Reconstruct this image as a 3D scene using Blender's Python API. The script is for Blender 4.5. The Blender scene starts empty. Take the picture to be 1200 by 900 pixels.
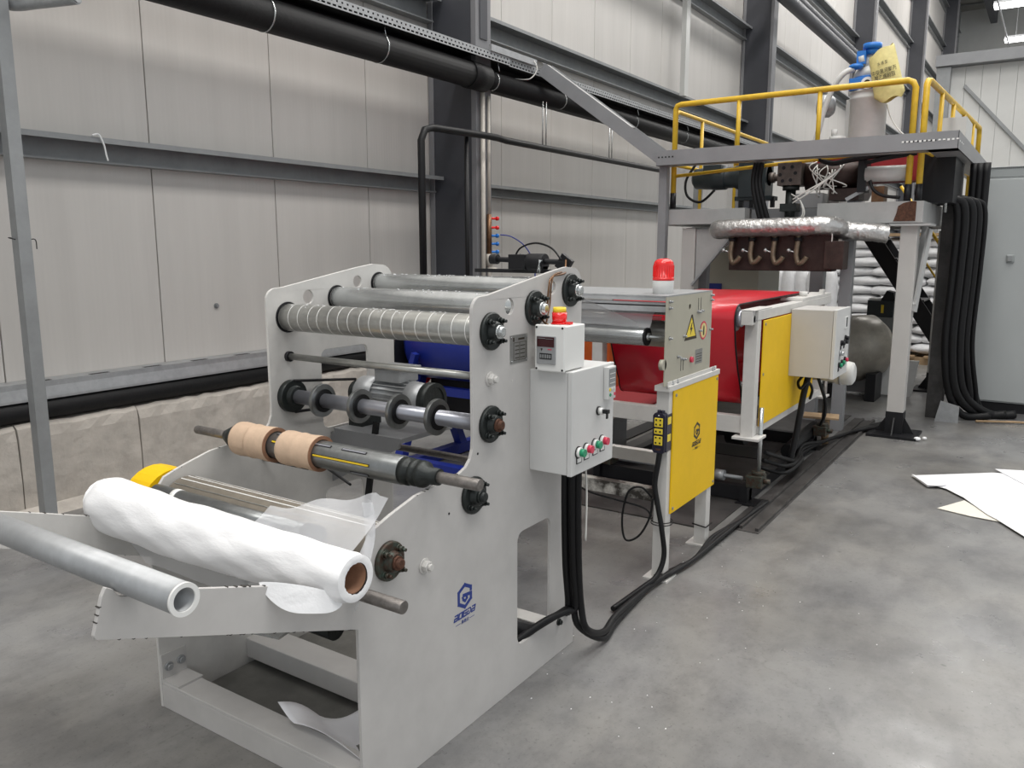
import bpy, math, random
from mathutils import Vector, Matrix
from mathutils.geometry import tessellate_polygon
R=random.Random(7)
C=bpy.context.scene.collection
sc=bpy.context.scene
pi=math.pi
# ---------------------------------------------------------------- camera, world, exposure, lights
cd=bpy.data.cameras.new('camera'); cam=bpy.data.objects.new('camera',cd); C.objects.link(cam)
cam.location=(0,0,1.65); cam.rotation_euler=(math.radians(90-9.6),0,math.radians(33.6))
cd.sensor_width=36; cd.lens=36*950/1200; cd.clip_end=200; cd.clip_start=.05
sc.camera=cam
w=bpy.data.worlds.new('hall'); sc.world=w; w.use_nodes=True
w.node_tree.nodes['Background'].inputs[0].default_value=(.93,.97,1,1)
w.node_tree.nodes['Background'].inputs[1].default_value=.62
sc.view_settings.view_transform='Standard'; sc.view_settings.look='None'
sc.view_settings.exposure=.30; sc.view_settings.gamma=1; sc.view_settings.use_curve_mapping=False
def area(name,loc,rot,sx,sy,e,col=(1,.98,.95)):
    l=bpy.data.lights.new(name,'AREA'); l.shape='RECTANGLE'; l.size=sx; l.size_y=sy; l.energy=e; l.color=col
    o=bpy.data.objects.new(name,l); C.objects.link(o); o.location=loc; o.rotation_euler=rot; return o
for x in (-2.0,3.5):
    for y in (-3,5,13,24,36):
        area('hall_lamp_light',(x,y,13.2),(0,0,0),2.6,6,600 if y>20 else 430)
# ---------------------------------------------------------------- materials
def mat(name,col,rough=.5,metal=0,var=0,vs=6,bump=0,bs=40,spec=.5,col2=None,lo=.4,hi=.65,stretch=None,alpha=None,trans=0,emit=0,coat=0,det=6):
    m=bpy.data.materials.new(name); m.use_nodes=True; nt=m.node_tree; b=nt.nodes['Principled BSDF']
    c=(*col,1); b.inputs['Base Color'].default_value=c
    b.inputs['Roughness'].default_value=rough; b.inputs['Metallic'].default_value=metal
    b.inputs['Specular IOR Level'].default_value=spec
    if coat: b.inputs['Coat Weight'].default_value=coat; b.inputs['Coat Roughness'].default_value=.12
    if trans: b.inputs['Transmission Weight'].default_value=trans
    if alpha is not None: b.inputs['Alpha'].default_value=alpha
    if emit: b.inputs['Emission Color'].default_value=c; b.inputs['Emission Strength'].default_value=emit
    tc=nt.nodes.new('ShaderNodeTexCoord'); mp=nt.nodes.new('ShaderNodeMapping')
    g=nt.nodes.new('ShaderNodeNewGeometry')
    nt.links.new(g.outputs['Position'],mp.inputs[0])
    if stretch: mp.inputs['Scale'].default_value=stretch
    if var or col2:
        n=nt.nodes.new('ShaderNodeTexNoise'); n.inputs['Scale'].default_value=vs; n.inputs['Detail'].default_value=det; n.inputs['Roughness'].default_value=.65
        nt.links.new(mp.outputs[0],n.inputs['Vector'])
        cr=nt.nodes.new('ShaderNodeValToRGB')
        c2=col2 or tuple(x*(1-var) for x in col)
        cr.color_ramp.elements[0].position=lo; cr.color_ramp.elements[1].position=hi
        cr.color_ramp.elements[0].color=(*c2,1); cr.color_ramp.elements[1].color=c
        nt.links.new(n.outputs[0],cr.inputs[0]); nt.links.new(cr.outputs[0],b.inputs['Base Color'])
    if bump:
        n2=nt.nodes.new('ShaderNodeTexNoise'); n2.inputs['Scale'].default_value=bs; n2.inputs['Detail'].default_value=4
        nt.links.new(mp.outputs[0],n2.inputs['Vector'])
        bp=nt.nodes.new('ShaderNodeBump'); bp.inputs['Strength'].default_value=bump; bp.inputs['Distance'].default_value=.01
        nt.links.new(n2.outputs[0],bp.inputs['Height']); nt.links.new(bp.outputs[0],b.inputs['Normal'])
    return m
M={}
M['paint']=mat('painted_grey',(.56,.545,.53),.42,0,.10,5,.04,25,lo=.3,hi=.6)
M['paintw']=mat('painted_white',(.66,.645,.62),.42,0,.12,7,.05,30,lo=.3,hi=.6)
M['chip']=mat('bare_steel_edge',(.06,.055,.05),.6,.3)
M['boxw']=mat('cabinet_white',(.64,.64,.63),.38,0,.04,4,.03,200)
M['meterw']=mat('plastic_white',(.80,.80,.78),.35)
M['steel']=mat('brushed_steel',(.60,.62,.62),.27,.8,.25,9,.05,60,lo=.3,hi=.7)
M['steeld']=mat('worn_roller_steel',(.47,.47,.445),.3,.75,.30,12,.08,50,lo=.3,hi=.7)
M['chrome']=mat('polished_steel',(.44,.45,.50),.30,.75,.12,8)
M['rodst']=mat('dull_steel_rod',(.27,.25,.235),.4,.7,.35,30,.1,80)
M['shaftst']=mat('dark_shaft_steel',(.26,.27,.27),.32,.8,.2,20)
M['galv']=mat('galvanised_steel',(.42,.43,.44),.42,.45,.18,14,.03,60,lo=.35,hi=.65)
M['galvd']=mat('galvanised_girt',(.30,.31,.315),.5,.3,.15,7,lo=.35,hi=.65)
M['black']=mat('black_rubber',(.008,.008,.009),.5,0,.2,20,spec=.3)
M['blackp']=mat('black_pipe_foam',(.008,.008,.009),.6,0,.3,10,.2,30,spec=.3)
M['iron']=mat('dark_cast_iron',(.022,.027,.026),.42,.3,.3,40,.15,70)
M['irong']=mat('green_cast_iron',(.05,.075,.06),.5,.2,.3,40,.15,70,col2=(.05,.025,.015))
M['rust']=mat('rusty_steel',(.14,.06,.035),.75,.2,.5,60,.3,90)
M['column']=mat('blue_grey_column_paint',(.052,.054,.064),.5,0,.12,3)
M['columnl']=mat('grey_column_edge_paint',(.20,.20,.21),.5,0,.1,3)
M['yellow']=mat('yellow_paint',(.88,.55,.008),.5,0,.06,5,spec=.25)
M['yrail']=mat('yellow_rail_paint',(.74,.47,.03),.4,0,.15,12)
M['beige']=mat('beige_paint',(.44,.42,.34),.45,0,.05,6)
M['red']=mat('red_rubber_belt',(.62,.008,.022),.33,0,.18,3,.03,60,lo=.3,hi=.7,coat=.25)
M['redl']=mat('red_plastic',(.78,.01,.01),.25,0,coat=.5)
M['redin']=mat('dark_red_belt_back',(.30,.012,.018),.6)
M['lampbase']=mat('lamp_white',(.85,.85,.83),.35)
M['yellowp']=mat('yellow_plastic',(.85,.60,.03),.4)
M['yellowr']=mat('reflector_yellow',(.85,.65,.05),.4)
M['green']=mat('green_button',(.01,.28,.13),.35)
M['pink']=mat('red_button',(.65,.03,.08),.35)
M['dark']=mat('dark_panel',(.010,.010,.012),.45,spec=.35)
M['darkred']=mat('unlit_display',(.05,.01,.012),.2)
M['navy']=mat('navy_plastic',(.014,.012,.03),.4)
M['blue']=mat('blue_paint',(.010,.025,.24),.4,0,.1,6)
M['blue2']=mat('light_blue_paint',(.02,.19,.62),.38,0,.1,8)
M['logo']=mat('logo_blue',(.015,.04,.24),.45)
M['ink']=mat('black_ink',(.03,.02,.01),.5)
M['card']=mat('kraft_cardboard',(.62,.45,.32),.75,0,.10,25,.1,60,lo=.35,hi=.6)
M['cardd']=mat('cardboard_inside',(.33,.17,.10),.8,0,.2,30)
M['film']=mat('white_film',(.93,.93,.94),.38,0,0,3,.45,9,stretch=(1,2.5,2.5))
M['filmt']=mat('clear_film',(.86,.87,.90),.3,0,0,3,.3,9,alpha=.42)
M['filmt2']=mat('thin_clear_film',(.9,.9,.92),.25,0,0,3,.2,9,alpha=.52)
M['acrylic']=mat('clear_acrylic',(.85,.86,.86),.15,0,alpha=.30)
M['paper']=mat('white_sheet',(.85,.85,.88),.55,0,.03,3)
M['paperc']=mat('cream_sheet',(.72,.69,.62),.6)
M['brownr']=mat('brown_rubber',(.20,.175,.14),.6,0,.2,20)
M['foil']=mat('aluminium_foil',(.62,.61,.60),.33,.85,.2,10,1.0,28)
M['brown']=mat('heated_brown_steel',(.055,.032,.027),.5,.4,.4,9,.1,30)
M['brass']=mat('tarnished_brass',(.26,.20,.14),.42,.6,.3,30)
M['blkst']=mat('block_steel',(.15,.125,.11),.5,.5,.3,20)
M['motor']=mat('dark_green_motor',(.022,.033,.038),.42,0,.2,10)
M['motorw']=mat('white_motor',(.62,.62,.60),.4,0,.08,10)
M['plat']=mat('platform_grey',(.27,.275,.285),.45,0,.12,4,.03,30,lo=.3,hi=.6)
M['dull']=mat('dull_base_plate',(.20,.195,.18),.45,.3,.3,6)
M['platl']=mat('platform_light_grey',(.43,.43,.425),.45,0,.15,5,.03,30,lo=.3,hi=.6)
M['legw']=mat('leg_off_white',(.52,.505,.485),.45,0,.05,4)
M['cabinet']=mat('grey_cabinet',(.40,.42,.42),.4,0,.03,3)
M['cabd']=mat('grey_cabinet_top',(.30,.32,.32),.4)
M['greyroll']=mat('stained_grey_roll',(.50,.46,.39),.35,.15,.35,4,.03,30)
M['sack']=mat('white_woven_sack',(.74,.74,.75),.5,0,.12,9,.35,25,lo=.3,hi=.6)
M['wood']=mat('pallet_wood',(.42,.29,.17),.8,0,.2,14)
M['wire']=mat('white_wire',(.75,.74,.70),.5)
M['cream']=mat('cream_bag_film',(.80,.70,.30),.5,0,.15,14,.5,18)
M['white']=mat('white_plain',(.8,.8,.8),.5)
M['tank']=mat('grey_tank',(.66,.66,.65),.42,.0,.1,6)
M['orange']=mat('orange_plastic',(.60,.12,.02),.45,0,.2,8)
M['copper']=mat('copper_pipe',(.24,.13,.07),.4,.7,.3,30)
M['pvc']=mat('cream_pipe',(.58,.54,.48),.5,0,.12,10)
M['lamp']=mat('led_tube_diffuser',(1,1,1),.5,emit=6)
M['part']=mat('corrugated_white_sheet',(.62,.62,.60),.4,0,.05,2)
M['dirty']=mat('dirty_white_beam',(.58,.56,.52),.5,col2=(.04,.035,.03),vs=4,lo=.45,hi=.56)
M['ceil']=mat('metal_roof_sheet',(.35,.34,.31),.35,.4,.2,1)
M['conc']=mat('rough_concrete',(.49,.45,.405),.85,0,.30,4.2,1.0,11,lo=.3,hi=.62,det=12)
M['plateal']=mat('stamped_plate',(.34,.34,.33),.4,.6,.1,50)
M['floord']=mat('oily_floor_plate',(.085,.08,.078),.45,.2,.5,5)
# wall panel: fine vertical ribs, faint stain streaks
m=mat('wall_panel_paint',(.59,.565,.535),.36,0,.09,1.6,lo=.3,hi=.7,stretch=(1,3,.25)); M['wallp']=m
nt=m.node_tree; b=nt.nodes['Principled BSDF']; wv=nt.nodes.new('ShaderNodeTexWave'); wv.bands_direction='Y'
wv.inputs['Scale'].default_value=9; g=nt.nodes.new('ShaderNodeNewGeometry'); nt.links.new(g.outputs['Position'],wv.inputs['Vector'])
bp=nt.nodes.new('ShaderNodeBump'); bp.inputs['Strength'].default_value=.10; bp.inputs['Distance'].default_value=.004
nt.links.new(wv.outputs[1],bp.inputs['Height']); nt.links.new(bp.outputs[0],b.inputs['Normal'])
# polished concrete floor: cloudy tone, fine specks, hairline cracks, uneven gloss
m=bpy.data.materials.new('polished_concrete'); m.use_nodes=True; nt=m.node_tree; b=nt.nodes['Principled BSDF']; N=nt.nodes.new; LK=nt.links.new
g=N('ShaderNodeNewGeometry')
def noise(s,d,r=.6,sx=None):
    n=N('ShaderNodeTexNoise'); n.inputs['Scale'].default_value=s; n.inputs['Detail'].default_value=d; n.inputs['Roughness'].default_value=r
    if sx:
        mp=N('ShaderNodeMapping'); mp.inputs['Scale'].default_value=sx; LK(g.outputs['Position'],mp.inputs[0]); LK(mp.outputs[0],n.inputs['Vector'])
    else: LK(g.outputs['Position'],n.inputs['Vector'])
    return n
def ramp(src,p0,c0,p1,c1):
    r=N('ShaderNodeValToRGB'); e=r.color_ramp.elements; e[0].position=p0; e[0].color=c0; e[1].position=p1; e[1].color=c1; LK(src,r.inputs[0]); return r
def mul(a,b_,f=1):
    x=N('ShaderNodeMix'); x.data_type='RGBA'; x.blend_type='MULTIPLY'; x.inputs[0].default_value=f; LK(a,x.inputs[6]); LK(b_,x.inputs[7]); return x.outputs[2]
base=ramp(noise(.9,8,.62).outputs[0],.32,(.135,.135,.138,1),.68,(.262,.26,.257,1))
sp=ramp(noise(55,3,.7).outputs[0],.28,(.55,.55,.55,1),.42,(1,1,1,1))
st=ramp(noise(3.5,9,.75,(1,.6,1)).outputs[0],.36,(.66,.66,.68,1),.55,(1,1,1,1))
vo=N('ShaderNodeTexVoronoi'); vo.feature='DISTANCE_TO_EDGE'; vo.inputs['Scale'].default_value=.28
dm=N('ShaderNodeVectorMath'); dm.operation='ADD'; nz=noise(1.2,6); sc_=N('ShaderNodeVectorMath'); sc_.operation='SCALE'; sc_.inputs['Scale'].default_value=.9
LK(nz.outputs[1],sc_.inputs[0]); LK(g.outputs['Position'],dm.inputs[0]); LK(sc_.outputs[0],dm.inputs[1]); LK(dm.outputs[0],vo.inputs['Vector'])
cr=ramp(vo.outputs[0],.0,(.62,.62,.62,1),.0022,(1,1,1,1))
sc2=ramp(noise(7,5,.8,(1,.12,1)).outputs[0],.30,(.45,.45,.46,1),.36,(1,1,1,1)); sc3=ramp(noise(11,4,.8,(.15,1,1)).outputs[0],.27,(.4,.4,.41,1),.33,(1,1,1,1))
warm=ramp(noise(.55,5,.6).outputs[0],.42,(1,1,1,1),.66,(1.0,.955,.86,1)); spot=ramp(noise(16,2,.5).outputs[0],.20,(.3,.3,.3,1),.245,(1,1,1,1))
col=mul(mul(mul(base.outputs[0],sp.outputs[0],.7),st.outputs[0],.9),cr.outputs[0],.3)
col=mul(mul(mul(mul(col,sc2.outputs[0],.7),sc3.outputs[0],.6),warm.outputs[0],.8),spot.outputs[0],.8)
LK(col,b.inputs['Base Color'])
rr=ramp(noise(2.2,6).outputs[0],.3,(.24,.24,.24,1),.7,(.42,.42,.42,1)); LK(rr.outputs[0],b.inputs['Roughness'])
bp=N('ShaderNodeBump'); bp.inputs['Strength'].default_value=.05; bp.inputs['Distance'].default_value=.01; LK(noise(9,5).outputs[0],bp.inputs['Height']); LK(bp.outputs[0],b.inputs['Normal'])
M['floor']=m
# ---------------------------------------------------------------- helpers
W={}
def V(*a): return Vector(a)
class MB:
    def __init__(s): s.v=[]; s.f=[]; s.s=[]
    def add(s,vs,fs,sm=False):
        o=len(s.v); s.v+=[Vector(x) for x in vs]; s.f+=[tuple(i+o for i in f) for f in fs]; s.s+=[sm]*len(fs) if not isinstance(sm,list) else sm; return s
    def box(s,x0,y0,z0,x1,y1,z1,rot=None):
        x0,x1=sorted((x0,x1)); y0,y1=sorted((y0,y1)); z0,z1=sorted((z0,z1))
        vs=[V(x,y,z) for x in (x0,x1) for y in (y0,y1) for z in (z0,z1)]
        if rot:
            c=V((x0+x1)/2,(y0+y1)/2,(z0+z1)/2); vs=[c+rot@(v-c) for v in vs]
        return s.add(vs,[(0,1,3,2),(4,6,7,5),(0,4,5,1),(2,3,7,6),(0,2,6,4),(1,5,7,3)])
    def beam(s,p0,p1,a,b_,up=(0,0,1)):   # rectangular bar from p0 to p1; a across, b_ along 'up'
        p0=V(*p0);p1=V(*p1); d=(p1-p0).normalized(); u=V(*up); x=d.cross(u).normalized(); u=x.cross(d).normalized()
        vs=[p+x*(a/2*i)+u*(b_/2*j) for p in (p0,p1) for i in (-1,1) for j in (-1,1)]
        return s.add(vs,[(0,1,3,2),(4,6,7,5),(0,4,5,1),(2,3,7,6),(0,2,6,4),(1,5,7,3)])
    def lathe(s,p0,p1,prof,n=20,open_=False):   # prof: list of (t along axis in metres from p0, r)
        p0=V(*p0);p1=V(*p1); d=(p1-p0).normalized(); x=d.orthogonal().normalized(); y=d.cross(x)
        vs=[];fs=[];sm=[]
        for (t,r) in prof:
            for k in range(n):
                a=2*pi*k/n; vs.append(p0+d*t+(x*math.cos(a)+y*math.sin(a))*r)
        for i in range(len(prof)-1):
            flat=abs(prof[i+1][0]-prof[i][0])<1e-6
            for k in range(n):
                k2=(k+1)%n; fs.append((i*n+k,i*n+k2,(i+1)*n+k2,(i+1)*n+k)); sm.append(not flat)
        if not open_:
            fs.append(tuple(reversed(range(n)))); fs.append(tuple((len(prof)-1)*n+k for k in range(n))); sm+=[False,False]
        return s.add(vs,fs,sm)
    def cyl(s,p0,p1,r,r1=None,n=20):
        L=(V(*p1)-V(*p0)).length; return s.lathe(p0,p1,[(0,r),(L,r if r1 is None else r1)],n)
    def ring(s,p0,p1,r,ri,n=24):
        L=(V(*p1)-V(*p0)).length; return s.lathe(p0,p1,[(0,ri),(0,r),(L,r),(L,ri),(0,ri)],n,True)
    def sph(s,c,r,n=14,sx=1,sy=1,sz=1,half=False):
        c=V(*c); vs=[];fs=[]; m_=n//2
        for i in range(m_+1):
            th=(pi/2 if half else pi)*i/m_
            for k in range(n):
                a=2*pi*k/n; vs.append(c+V(math.sin(th)*math.cos(a)*r*sx,math.sin(th)*math.sin(a)*r*sy,math.cos(th)*r*sz))
        for i in range(m_):
            for k in range(n):
                k2=(k+1)%n; fs.append((i*n+k,(i+1)*n+k,(i+1)*n+k2,i*n+k2))
        return s.add(vs,fs,True)
    def tube(s,pts,r,n=8,sub=6):
        P=[V(*p) for p in pts]
        if sub>1 and len(P)>2:
            Q=[]
            for i in range(len(P)-1):
                a=P[max(i-1,0)];b_=P[i];c=P[i+1];d=P[min(i+2,len(P)-1)]
                for k in range(sub):
                    t=k/sub; Q.append(.5*((2*b_)+(-a+c)*t+(2*a-5*b_+4*c-d)*t*t+(-a+3*b_-3*c+d)*t**3))
            Q.append(P[-1]); P=Q
        vs=[];fs=[]; x=None
        for i,p in enumerate(P):
            d=(P[min(i+1,len(P)-1)]-P[max(i-1,0)]).normalized()
            x=d.orthogonal().normalized() if x is None else (x-d*x.dot(d)).normalized()
            y=d.cross(x)
            for k in range(n):
                a=2*pi*k/n; vs.append(p+(x*math.cos(a)+y*math.sin(a))*r)
        for i in range(len(P)-1):
            for k in range(n):
                k2=(k+1)%n; fs.append((i*n+k,i*n+k2,(i+1)*n+k2,(i+1)*n+k))
        m_=len(fs); fs.append(tuple(reversed(range(n)))); fs.append(tuple((len(P)-1)*n+k for k in range(n)))
        return s.add(vs,fs,[True]*m_+[False,False])
    def prism(s,loops,ax,a0,a1):      # loops of 2D points (outer first, then holes) swept along axis ax
        if not isinstance(loops[0][0],(tuple,list)): loops=[loops]
        def P(u,v,a): return {'x':V(a,u,v),'y':V(u,a,v),'z':V(u,v,a)}[ax]
        tri=tessellate_polygon([[V(u,v,0) for u,v in l] for l in loops])
        fl=[p for l in loops for p in l]; n=len(fl)
        vs=[P(u,v,a0) for u,v in fl]+[P(u,v,a1) for u,v in fl]; fs=[]
        for t in tri: fs.append(tuple(t)); fs.append(tuple(i+n for i in reversed(t)))
        o=0
        for l in loops:
            m_=len(l)
            for k in range(m_):
                k2=(k+1)%m_; fs.append((o+k,o+k2,o+k2+n,o+k+n))
            o+=m_
        return s.add(vs,fs)
    def grid(s,fn,nu,nv,sm=True):
        vs=[V(*fn(i/nu,j/nv)) for i in range(nu+1) for j in range(nv+1)]; fs=[]
        for i in range(nu):
            for j in range(nv): fs.append((i*(nv+1)+j,(i+1)*(nv+1)+j,(i+1)*(nv+1)+j+1,i*(nv+1)+j+1))
        return s.add(vs,fs,sm)
    def build(s,name,m,parent=None,label=None,cat=None,group=None,kind=None,bevel=0,org=None,solid=0,fix=True):
        if parent is not None: o=W[parent.name]
        elif org: o=V(*org)
        else:
            xs=[v.x for v in s.v];ys=[v.y for v in s.v];zs=[v.z for v in s.v]; o=V((min(xs)+max(xs))/2,(min(ys)+max(ys))/2,min(zs))
        me=bpy.data.meshes.new(name); me.from_pydata([tuple(v-o) for v in s.v],[],s.f)
        me.polygons.foreach_set('use_smooth',s.s)
        me.materials.append(M[m]); me.update()
        if fix:
            import bmesh
            bm=bmesh.new(); bm.from_mesh(me); bmesh.ops.recalc_face_normals(bm,faces=bm.faces); bm.to_mesh(me); bm.free()
        ob=bpy.data.objects.new(name,me); C.objects.link(ob)
        if parent is None: ob.location=o
        else: ob.parent=parent
        W[ob.name]=o
        if bevel:
            bv=ob.modifiers.new('bevel','BEVEL'); bv.width=bevel; bv.segments=2; bv.limit_method='ANGLE'; bv.harden_normals=False
        if solid:
            so=ob.modifiers.new('thickness','SOLIDIFY'); so.thickness=solid; so.offset=0
        props(ob,label,cat,group,kind)
        return ob
def props(o,label=None,cat=None,group=None,kind=None):
    if label: o['label']=label
    if cat: o['category']=cat
    if group: o['group']=group
    if kind: o['kind']=kind
def thing(name,label,cat,loc,group=None,kind=None):
    o=bpy.data.objects.new(name,None); o.empty_display_size=.1; C.objects.link(o); o.location=loc; W[o.name]=V(*loc); props(o,label,cat,group,kind); return o
def dup(root,d,label=None):            # copy of a thing with its parts and sub-parts, moved by d
    def cp(o,par):
        c=o.copy(); C.objects.link(c); c.parent=par; W[c.name]=W[o.name]
        for ch in o.children: cp(ch,c)
        return c
    r=cp(root,None); r.location=root.location+V(*d)
    if label: r['label']=label
    return r
def dpart(o,par,d):                    # a shifted copy of a part (and its sub-parts)
    c=o.copy(); C.objects.link(c); c.parent=par; c.location=o.location+V(*d); W[c.name]=W[o.name]+V(*d)-V(*d)
    for ch in o.children:
        e=ch.copy(); C.objects.link(e); e.parent=c
    return c
def arc(cx,cy,r,a0,a1,n=8): return [(cx+r*math.cos(math.radians(a0+(a1-a0)*k/n)),cy+r*math.sin(math.radians(a0+(a1-a0)*k/n))) for k in range(n+1)]
def circ(cx,cy,r,n=20): return arc(cx,cy,r,0,360,n)[:-1]
def rrect(x0,y0,x1,y1,r,n=5):
    return arc(x0+r,y0+r,r,180,270,n)+arc(x1-r,y0+r,r,270,360,n)+arc(x1-r,y1-r,r,0,90,n)+arc(x0+r,y1-r,r,90,180,n)
def text(name,body,size,m,parent,org,xdir,up,shear=0,ext=.0006,sx=1):
    cu=bpy.data.curves.new(name,'FONT'); cu.body=body; cu.size=size; cu.align_x='CENTER'; cu.align_y='CENTER'; cu.extrude=ext; cu.shear=shear
    t=bpy.data.objects.new(name+'_src',cu); C.objects.link(t); dg=bpy.context.evaluated_depsgraph_get(); dg.update()
    me=bpy.data.meshes.new_from_object(t.evaluated_get(dg)); bpy.data.objects.remove(t); me.materials.clear(); me.materials.append(M[m])
    X=V(*xdir).normalized(); U=V(*up).normalized(); Z=X.cross(U); o=V(*org)-W[parent.name]
    for v in me.vertices: v.co=o+X*v.co.x*sx+U*v.co.y+Z*v.co.z
    ob=bpy.data.objects.new(name,me); C.objects.link(ob); ob.parent=parent; W[ob.name]=W[parent.name]; return ob
def bolt(mb,p,d,r=.008,h=.012):
    p=V(*p); d=V(*d).normalized(); mb.cyl(p,p+d*h*.4,r*1.5,n=12); mb.cyl(p+d*h*.4,p+d*h,r,n=6)
# ================================================================ SETTING
mb=MB(); mb.box(-5.45,-8,-.1,14,52,0); mb.build('floor','floor',kind='structure',org=(0,0,0))
mb=MB(); mb.box(-5.6,-8,14,14,52,14.15)
ce=mb.build('ceiling','ceil',kind='structure',org=(4,20,14))
for k in range(30):
    mb=MB(); y=-8+2*k; mb.box(-5.4,y,13.93,14,y+.10,13.998); mb.build('purlin','galvd',ce)
mb=MB(); mb.box(-5.6,51.5,0,14,52,14); mb.build('wall_far','part',kind='structure')
WX=-5.40
mb=MB(); mb.box(WX-.16,-8,0,WX-.06,51.5,14); wl=mb.build('wall_left','galvd',kind='structure',org=(WX,20,0))
mb=MB(); mb.box(WX-.06,2.412+.004-1.1,.60,WX,2.412-.004,13.92); p0=mb.build('wall_panel','wallp',wl,bevel=.003)
for k in range(-8,44):
    if k==0: continue
    dpart(p0,wl,(0,1.1*k,0))
# concrete kerb: cast lengths with rough top edge
def kerb(y0,y1):
    m_=MB(); n=max(2,int((y1-y0)/.08)); rr_=random.Random(int(y0*100))
    sec=lambda j:[(-5.22,0),(-5.215+j[0],.2),(-5.22+j[1],.47),(-5.232+j[2],.535+j[3]),(-5.26,.56+j[3]),(-5.40,.57)]
    vs=[];fs=[]
    for i in range(n+1):
        y=y0+(y1-y0)*i/n; j=[rr_.uniform(-.006,.006),rr_.uniform(-.008,.008),rr_.uniform(-.010,.006),rr_.uniform(-.012,.006)]
        vs+=[V(x,y,z) for x,z in sec(j)]
    for i in range(n):
        for k in range(5): fs.append((i*6+k,(i+1)*6+k,(i+1)*6+k+1,i*6+k+1))
    fs.append((0,1,2,3,4,5)); fs.append(tuple(n*6+k for k in range(5,-1,-1))); m_.add(vs,fs); return m_
bb=thing('baseboard_left','rough cast concrete kerb along the foot of the panelled wall',None,(-5.3,6,0),kind='structure')
for a,b_ in ((-6,-3),(-3,.4),(.4,2.365),(2.37,3.165),(3.17,6.4),(6.41,10),(10.01,16),(16.01,24),(24,34),(34,50)):
    kerb(a,b_-.003).build('kerb_block','conc',bb)
mb=MB(); rr_=random.Random(3)
mb.prism([(-5.225,0),(-5.06,0),(-5.225,.035)],'y',1.0,3.3); mb.build('mortar_fillet','conc',bb)
# partition wall at the end of the bay
pw=thing('wall_back','white ribbed sheet partition closing the bay behind the platform',None,(3,16,0),kind='structure')
mb=MB()
for k in range(38):
    x=-1.80+k*.25; mb.prism([(x,16),(x+.245,16),(x+.245,16.06),(x,16.06)],'z',0,4.61)
mb.build('sheet_panel','part',pw,kind='stuff')
mb=MB(); mb.box(-1.99,15.80,4.62,9,16.1,4.80); mb.build('top_rail','plat',pw)
mb=MB(); mb.box(-1.97,15.85,0,-1.76,15.99,4.61); mb.build('corner_post','galvd',pw)
mb=MB(); mb.beam((-1.55,15.97,4.3),(.3,15.97,2.2),.03,.05); mb.build('brace','galvd',pw)
# steel columns
c0=thing('steel_column','nearest dark steel column, right behind the rewinder','column',(-5.05,6.72,0),'dark steel columns along the wall')
mb=MB(); mb.box(-5.33,6.612,0,-4.861,6.74,13.9); mb.build('web','column',c0)
mb=MB(); mb.box(-4.86,6.60,0,-4.80,6.85,13.9); mb.box(-5.39,6.60,0,-5.331,6.85,13.9); mb.build('flange','columnl',c0,bevel=.004)
mb=MB(); mb.prism([(-4.797,3.62),(-4.797,4.5),(-4.79,4.5),(-4.79,3.66),(-4.79,3.62)],'y',6.66,6.78); mb.build('splice_plate','column',c0)
for k,l in enumerate(('second dark steel column, rising behind the left half of the yellow guard rail','third dark steel column, rising behind the blue vacuum loader','fourth dark steel column, rising between the two guard rails','fifth dark steel column, beyond the right guard rail')):
    dup(c0,(0,9.45*(k+1),0),l)
# horizontal girts
def girt(z,y0,y1,label,h=.15):
    m_=MB(); x=WX
    m_.prism([(x,z),(x+.20,z),(x+.20,z-.035),(x+.19,z-.035),(x+.19,z-.012),(x+.012,z-.012),(x+.012,z-h),(x+.10,z-h),(x+.10,z-h-.012),(x,z-h-.012)],'y',y0,y1)
    return m_.build('wall_girt','galvd',label=label,cat='beam',group='horizontal wall girts',org=(x,(y0+y1)/2,z-h))
girt(2.345,-6,6.59,'galvanised C-section girt at mid height left of the nearest column',.14)
girt(2.32,6.87,50,'galvanised C-section girt at mid height right of the nearest column',.11)
girt(4.03,-6,6.59,'upper galvanised girt at the top edge left of the nearest column',.2)
girt(4.04,6.87,50,'galvanised girt above the perforated tray right of the nearest column',.18)
girt(5.75,6.87,50,'girt high on the wall, third up, crossing behind the second column',.2)
girt(7.5,6.87,50,'girt high on the wall, fourth up, near the top of the picture',.2)
girt(9.2,6.87,50,'fifth girt up, seen only between the far columns',.2)
girt(10.9,6.87,50,'sixth girt up, seen only between the farthest columns',.2)
girt(12.6,6.87,50,'topmost girt, just under the roof',.2)
# low galvanised rail + black pipe on the kerb
mb=MB(); mb.prism([(-5.395,.70),(-5.24,.70),(-5.24,.715),(-5.252,.78),(-5.252,.815),(-5.395,.815)],'y',-3,6.58); r_=mb.build('low_trunking','galv',label='galvanised low trunking along the wall above the black pipe',cat='trunking')
for k in range(18):
    y=-.2+k*.385; mb=MB(); mb.box(-5.30,y,.812,-5.262,y+.13,.8165); mb.build('slot','black',r_)
mb=MB(); mb.cyl((-5.295,-3,.635),(-5.295,6.5,.635),.068,n=20); mb.build('floor_pipe','blackp',label='long black insulated pipe lying on the concrete kerb',cat='pipe')
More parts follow.
